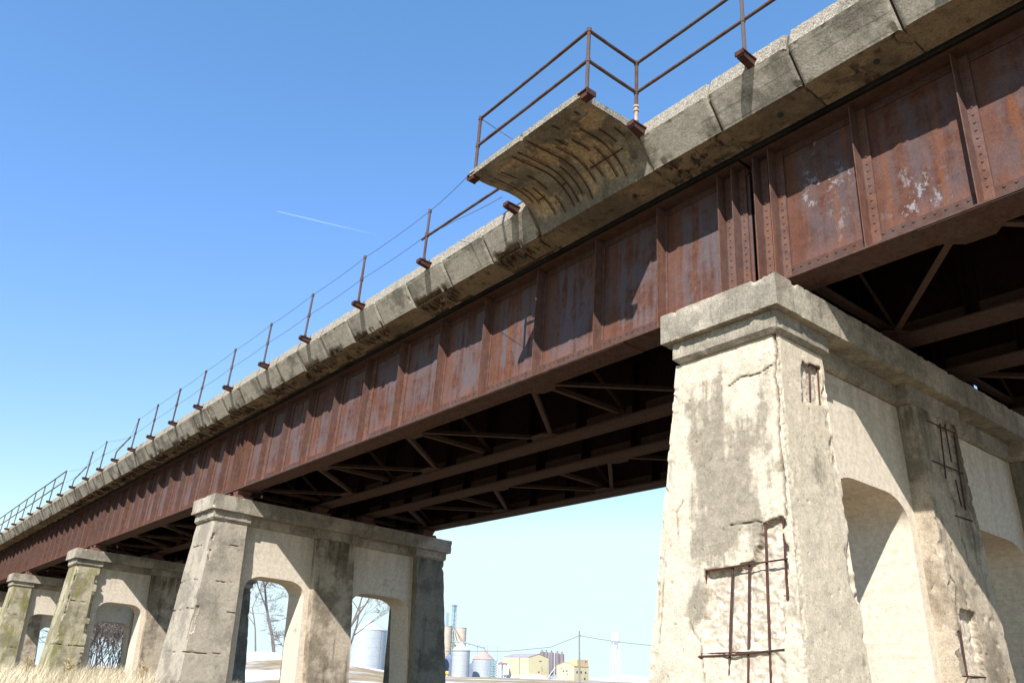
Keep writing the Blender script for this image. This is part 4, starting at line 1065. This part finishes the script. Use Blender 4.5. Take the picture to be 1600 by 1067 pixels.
# yellow horizontal tanks
def htank(p, ln_, r, label, k=2.0):
    x, y = s2(*p, k=k); d = Vector((CAM.y-y, -(CAM.x-x), 0)).normalized(); z = FG+r+.7
    root = thing('fuel_tank', (x, y, FG), label, 'tank', bridge=False); c = Vector((x, y, z)); L = (x, y, FG)
    MB().tube([c-d*(ln_/2+.4), c-d*(ln_/2+.25), c-d*ln_/2, c+d*ln_/2, c+d*(ln_/2+.25), c+d*(ln_/2+.4)], [r*.3, r*.8, r, r, r*.8, r*.3], 16).build('shell', 'yellow', root, L)
    b = MB()
    for s in (-.3, .3): q = c+d*ln_*s; b.box(q.x-.3, q.x+.3, q.y-.3, q.y+.3, FG, z-r*.6)
    b.build('saddle', 'white', root, L)
htank((-187.7, 125.5), 3.6, 1.0, 'yellow cylindrical fuel tank on white saddles at the foot of the bins')
# sheds
def gable(p0, p1, depth, eave, ridge, label, wallm, roofm, name='shed', wins=(), ridge_along=True, base=FG, lwin=()):
    """p0,p1 = ends of the gable wall facing the camera (left,right); depth = extent away along the normal"""
    a = Vector((*p0, 0)); c = Vector((*p1, 0)); u = (c-a); wd = u.length; u.normalize(); nrm = Vector((-u.y, u.x, 0))
    if nrm.dot(Vector((CAM.x, CAM.y, 0))-a) > 0: nrm = -nrm
    root = thing(name, (a.x, a.y, base), label, 'building', bridge=False); L = (a.x, a.y, base)
    def P(s, d, z): q = a+u*s+nrm*d; return (q.x, q.y, z)
    b = MB()
    vs = [P(0, 0, base), P(wd, 0, base), P(wd, 0, eave), P(wd/2, 0, ridge), P(0, 0, eave)]+[P(0, depth, base), P(wd, depth, base), P(wd, depth, eave), P(wd/2, depth, ridge), P(0, depth, eave)]
    b.add(vs, [(0, 1, 2, 3, 4), (9, 8, 7, 6, 5), (0, 4, 9, 5), (1, 6, 7, 2), (2, 7, 8, 3), (3, 8, 9, 4)])
    b.build('wall', wallm, root, L)
    b = MB(); o = .25
    for s0, s1 in ((-o, wd/2), (wd+o, wd/2)):
        e = eave-.02
        vs = [P(s0, -o, e+.08), P(s1, -o, ridge+.12), P(s1, depth+o, ridge+.12), P(s0, depth+o, e+.08)]
        vs += [(q[0], q[1], q[2]+.18) for q in vs]
        b.add(vs, [(0, 1, 2, 3), (7, 6, 5, 4), (0, 4, 5, 1), (1, 5, 6, 2), (2, 6, 7, 3), (3, 7, 4, 0)])
    b.build('roof', roofm, root, L)
    for s, z, ww, hh in wins:
        b = MB(); vs = [P(s-ww/2, -.06, z-hh/2), P(s+ww/2, -.06, z-hh/2), P(s+ww/2, -.06, z+hh/2), P(s-ww/2, -.06, z+hh/2)]; vs += [(q[0]-nrm.x*-.05, q[1]-nrm.y*-.05, q[2]) for q in vs]
        b.add(vs, [(0, 1, 2, 3), (7, 6, 5, 4), (0, 4, 5, 1), (1, 5, 6, 2), (2, 6, 7, 3), (3, 7, 4, 0)]); b.build('window', 'win', root, L)
    for d, z, ww, hh in lwin:
        b = MB(); s = wd+.06; vs = [P(s, d-ww/2, z-hh/2), P(s, d+ww/2, z-hh/2), P(s, d+ww/2, z+hh/2), P(s, d-ww/2, z+hh/2)]; vs += [P(s-.05, dd, z2) for dd, z2 in ((d-ww/2, z-hh/2), (d+ww/2, z-hh/2), (d+ww/2, z+hh/2), (d-ww/2, z+hh/2))]
        b.add(vs, [(0, 1, 2, 3), (7, 6, 5, 4), (0, 4, 5, 1), (1, 5, 6, 2), (2, 6, 7, 3), (3, 7, 4, 0)]); b.build('window', 'win', root, L)
    return root, P, wd
def cornered(cx_, cy_, wd, pr, vw):
    v = Vector((cx_-CAM.x, cy_-CAM.y, 0)).normalized(); p = Vector((v.y, -v.x, 0)); q = p*pr+v*vw
    return (cx_+q.x*wd, cy_+q.y*wd)
a = s2(-199.45, 164.4); c = cornered(*a, 17.5, .71, .71)
gable(a, c, 22, zz(.25), zz(1.30), 'large pale yellow shed with a grey gabled roof', 'cream', 'greyroof', 'storage_shed', [(10.5, zz(-.75), 2.2, .45), (9.2, zz(-3.9), 1.2, .7), (12.0, zz(-3.0), .3, 3.0)])
c = s2(-160.85, 147.8); a = cornered(*c, 11.5, -.80, .60)
root, P_, wd = gable(a, c, 13.0, zz(-2.35), zz(-1.35), 'cream clapboard mill with a raised head house behind the utility pole', 'cream', 'cream2', 'grain_mill', [(4.6, zz(-3.55), .9, .8), (6.8, zz(-3.55), .9, .8), (3.2, zz(-2.95), .6, .5), (7.2, zz(-4.3), .6, .5)], lwin=[(2.6, zz(-3.75), 1.1, 1.1), (6.2, zz(-3.75), 1.1, 1.1), (10.2, zz(-3.8), 1.1, 1.1), (9.4, zz(-5.3), 1.1, 1.0)])
b = MB(); q = [P_(wd*.60, 3.0, 0), P_(wd*.985, 3.0, 0), P_(wd*.985, 12.8, 0), P_(wd*.60, 12.8, 0)]; zt = zz(-.6); z0 = zz(-2.3)
vs = [(v[0], v[1], z0) for v in q]+[(v[0], v[1], zt) for v in q]
b.add(vs, [(0, 1, 2, 3), (7, 6, 5, 4), (0, 4, 5, 1), (1, 5, 6, 2), (2, 6, 7, 3), (3, 7, 4, 0)]); L = tuple(root.location)
hh = b.build('head_house', 'cream2', root, L)
for dd in (4.6, 10.6):
    b = MB(); s = wd*.985+.06; vs = [P_(s, dd-.5, zz(-1.25)), P_(s, dd+.5, zz(-1.25)), P_(s, dd+.5, zz(-.95)), P_(s, dd-.5, zz(-.95))]; vs += [P_(s-.05, a_, b_) for a_, b_ in ((dd-.5, zz(-1.25)), (dd+.5, zz(-1.25)), (dd+.5, zz(-.95)), (dd-.5, zz(-.95)))]
    b.add(vs, [(0, 1, 2, 3), (7, 6, 5, 4), (0, 4, 5, 1), (1, 5, 6, 2), (2, 6, 7, 3), (3, 7, 4, 0)]); b.build('window', 'win', hh, L)
# sloping auger in front of the mill
p, q = s2(-160.4, 140.9, -2.7), s2(-162.0, 139.0, -6.05); root = thing('grain_auger', q, 'thin white auger tube propped against the cream mill', 'auger', bridge=False)
MB().tube([p, q], .16, 6).build('tube', 'white', root, q); MB().lathe([(.5, q[2]-.2), (.6, q[2]+.4), (.3, q[2]+.6)], q[0], q[1], 10).build('hopper', 'white', root, q)
# low white sheds and small silos between
for (p0, p1, dp, ev, rg_, lb, m_) in (((-206.3, 157.0), (-204.0, 159.6), 8, -1.9, -1.5, 'narrow white shed left of the yellow shed', 'white'), ((-192.0, 148.3), (-189.2, 151.6), 5, -5.2, -4.9, 'low white trailer before the stair tower', 'white'),
                                      ((-190.5, 153.6), (-185.5, 159.5), 6, -5.0, -4.6, 'long low white shed before the yellow shed', 'white'), ((-175.6, 175.8), (-168.0, 183.2), 9, -4.5, -4.1, 'low white building at the foot of the water tower', 'white')):
    gable(s2(*p0), s2(*p1), dp, zz(ev), zz(rg_), lb, m_, 'greyroof' if 'narrow' in lb else 'white', 'white_shed')
tank((-201.9, 154.6), 1.0, zz(-1.6), 'slim white feed tank left of the yellow shed', 'white', 'feed_tank', None, .6)
tank((-199.8, 156.6), .9, zz(-1.9), 'slim white feed tank touching the yellow shed', 'white', 'feed_tank', None, .6)
# red canopy beside the stair tower
x, y = s2(-189.5, 146.5); root = thing('red_canopy', (x, y, FG), 'small red canopy on posts right of the stair tower', 'canopy', bridge=False); b = MB().box(x-2.4, x+2.4, y-1.6, y+1.6, zz(-2.3), zz(-1.85)); b.build('roof', 'redroof', root, (x, y, FG)); b = MB()
for i, j in ((-2, -1.3), (2, -1.3), (2, 1.3), (-2, 1.3)): b.bar((x+i, y+j, FG), (x+i, y+j, zz(-2.3)), .3, .3, up=(1, 0, 0))
b.build('posts', 'lattice', root, (x, y, FG))
# utility pole and line
k_ = 1.5
x, y = s2(-79.53, 73.70, k=k_); zt = zz(1.13, k_); root = thing('utility_pole', (x, y, GROUND), 'weathered wooden utility pole in front of the cream mill', 'utility pole', bridge=False)
MB().tube([(x, y, GROUND-.5), (x, y, zt)], [.19, .15], 10).build('pole', 'pole', root, (x, y, GROUND))
b = MB(); u_ = Vector((.7, .7, 0)); b.box(x-.12, x+.12, y-.12, y+.12, zt-1.02, zt-.85); b.tube([(x, y, zt-.95), (x+.25, y+.27, zt-.88)], .05, 6); b.build('insulator', 'wire', root, (x, y, GROUND))
za = zz(.5, k_)
x3, y3 = s2(-200.9, 162.0, k=1.95); root = thing('utility_pole', (x3, y3, FG), 'thin utility pole standing before the long wall of the yellow shed', 'utility pole', bridge=False)
MB().tube([(x3, y3, FG-.3), (x3, y3, zz(.35, 1.95))], [.3, .22], 8).build('pole', 'pole', root, (x3, y3, FG)); MB().box(x3-.9, x3+.9, y3-.9, y3-.7, zz(.12, 1.95), zz(.2, 1.95)).build('crossarm', 'pole', root, (x3, y3, FG))
A = [s2(-94.5, 56.0, -3.6, k_), s2(-86.0, 66.4, -2.55, k_), s2(-82.19, 70.75, -1.09, k_), (x, y, za)]
Bp = [(x, y, za), s2(-77.42, 75.9, .09, k_), s2(-74.94, 78.35, -.28, k_), s2(-72.74, 80.41, -.5, k_), s2(-62, 92, -.1, k_)]
A = [s2(-118, 30, 3.0, k_), s2(-104, 46, -1.2, k_), s2(-92, 60.0, -2.0, k_), s2(-86.0, 66.6, -1.75, k_), s2(-82.19, 70.75, -1.09, k_), (x, y, za)]
pts = A[2:]+Bp[1:]
o = MB().tube(pts, .045, 5).build('power_line', 'wire', None, pts[0]); o.location = pts[0]; tag(o, 'single sagging cable passing over the utility pole', 'cable')
# water tower
x, y = s2(-342.85, 347.9); root = thing('water_tower', (x, y, FG), 'white water tower on slender legs, far behind the cable', 'water tower', bridge=False); L = (x, y, FG); r = 4.6
zt = zz(19.3); z1 = zz(18.2); z2 = zz(14.0); z3 = zz(12.2)
MB().lathe([(.6, z3), (2.6, lerp(z3, z2, .45)), (r, z2), (r, z1), (r*.7, lerp(z1, zt, .6)), (.3, zt)], x, y, 24).build('tank', 'white', root, L)
MB().lathe([(r+.1, z2-.3), (r+.7, z2-.1), (r+.7, z2+.35), (r+.1, z2+.3)], x, y, 24).build('walkway', 'lattice', root, L)
MB().tube([(x, y, FG), (x, y, z3)], .8, 8).build('riser', 'white', root, L)
for k in range(4):
    a = k*math.pi/2+.3; b = MB().tube([(x+r*1.75*math.cos(a), y+r*1.75*math.sin(a), FG), (x+r*.97*math.cos(a), y+r*.97*math.sin(a), z2)], .3, 6); b.build('leg', 'white', root, L)
b = MB()
for zf in (.25, .5, .75):
    rr_ = lerp(r*1.75, r*.97, zf); z = lerp(FG, z2, zf); q = [(x+rr_*math.cos(j*math.pi/2+.3), y+rr_*math.sin(j*math.pi/2+.3), z) for j in range(4)]
    for j in range(4): b.tube([q[j], q[(j+1) % 4]], .14, 4)
b.build('struts', 'white', root, L)

# ------------------------------------------------------------------ contrail high in the sky
p, q = Vector((-2821.4, 988.7, 1683.0)), Vector((-2630, 1420, 1640)); n = 30
t = NT('ice_crystal_trail'); tr = t.n('BsdfTransparent'); mx = t.n('MixShader'); t.coord(); sx_ = t.n('SeparateXYZ'); t.l(t.raw, sx_.inputs[0])
fac = t.ramp(sx_.outputs[0], 0, 185, .19, 0.0); t.l(fac, mx.inputs[0]); t.l(tr.outputs[0], mx.inputs[1]); t.l(t.b.outputs[0], mx.inputs[2])
t.b.inputs['Base Color'].default_value = (.9, .9, .9, 1); t.l(mx.outputs[0], t.t.nodes['Material Output'].inputs['Surface'])
pts = [p.lerp(q, k/n)-Vector((0, 0, 2*math.sin(k/n*3.14))) for k in range(n+1)]; rs = [1.0+2.2*(k/n) for k in range(n+1)]
o = MB().tube(pts, rs, 8).build('contrail', t.m, None, p); o.location = p; tag(o, 'short white aircraft vapour trail fading to the right in the blue sky', 'vapour trail')
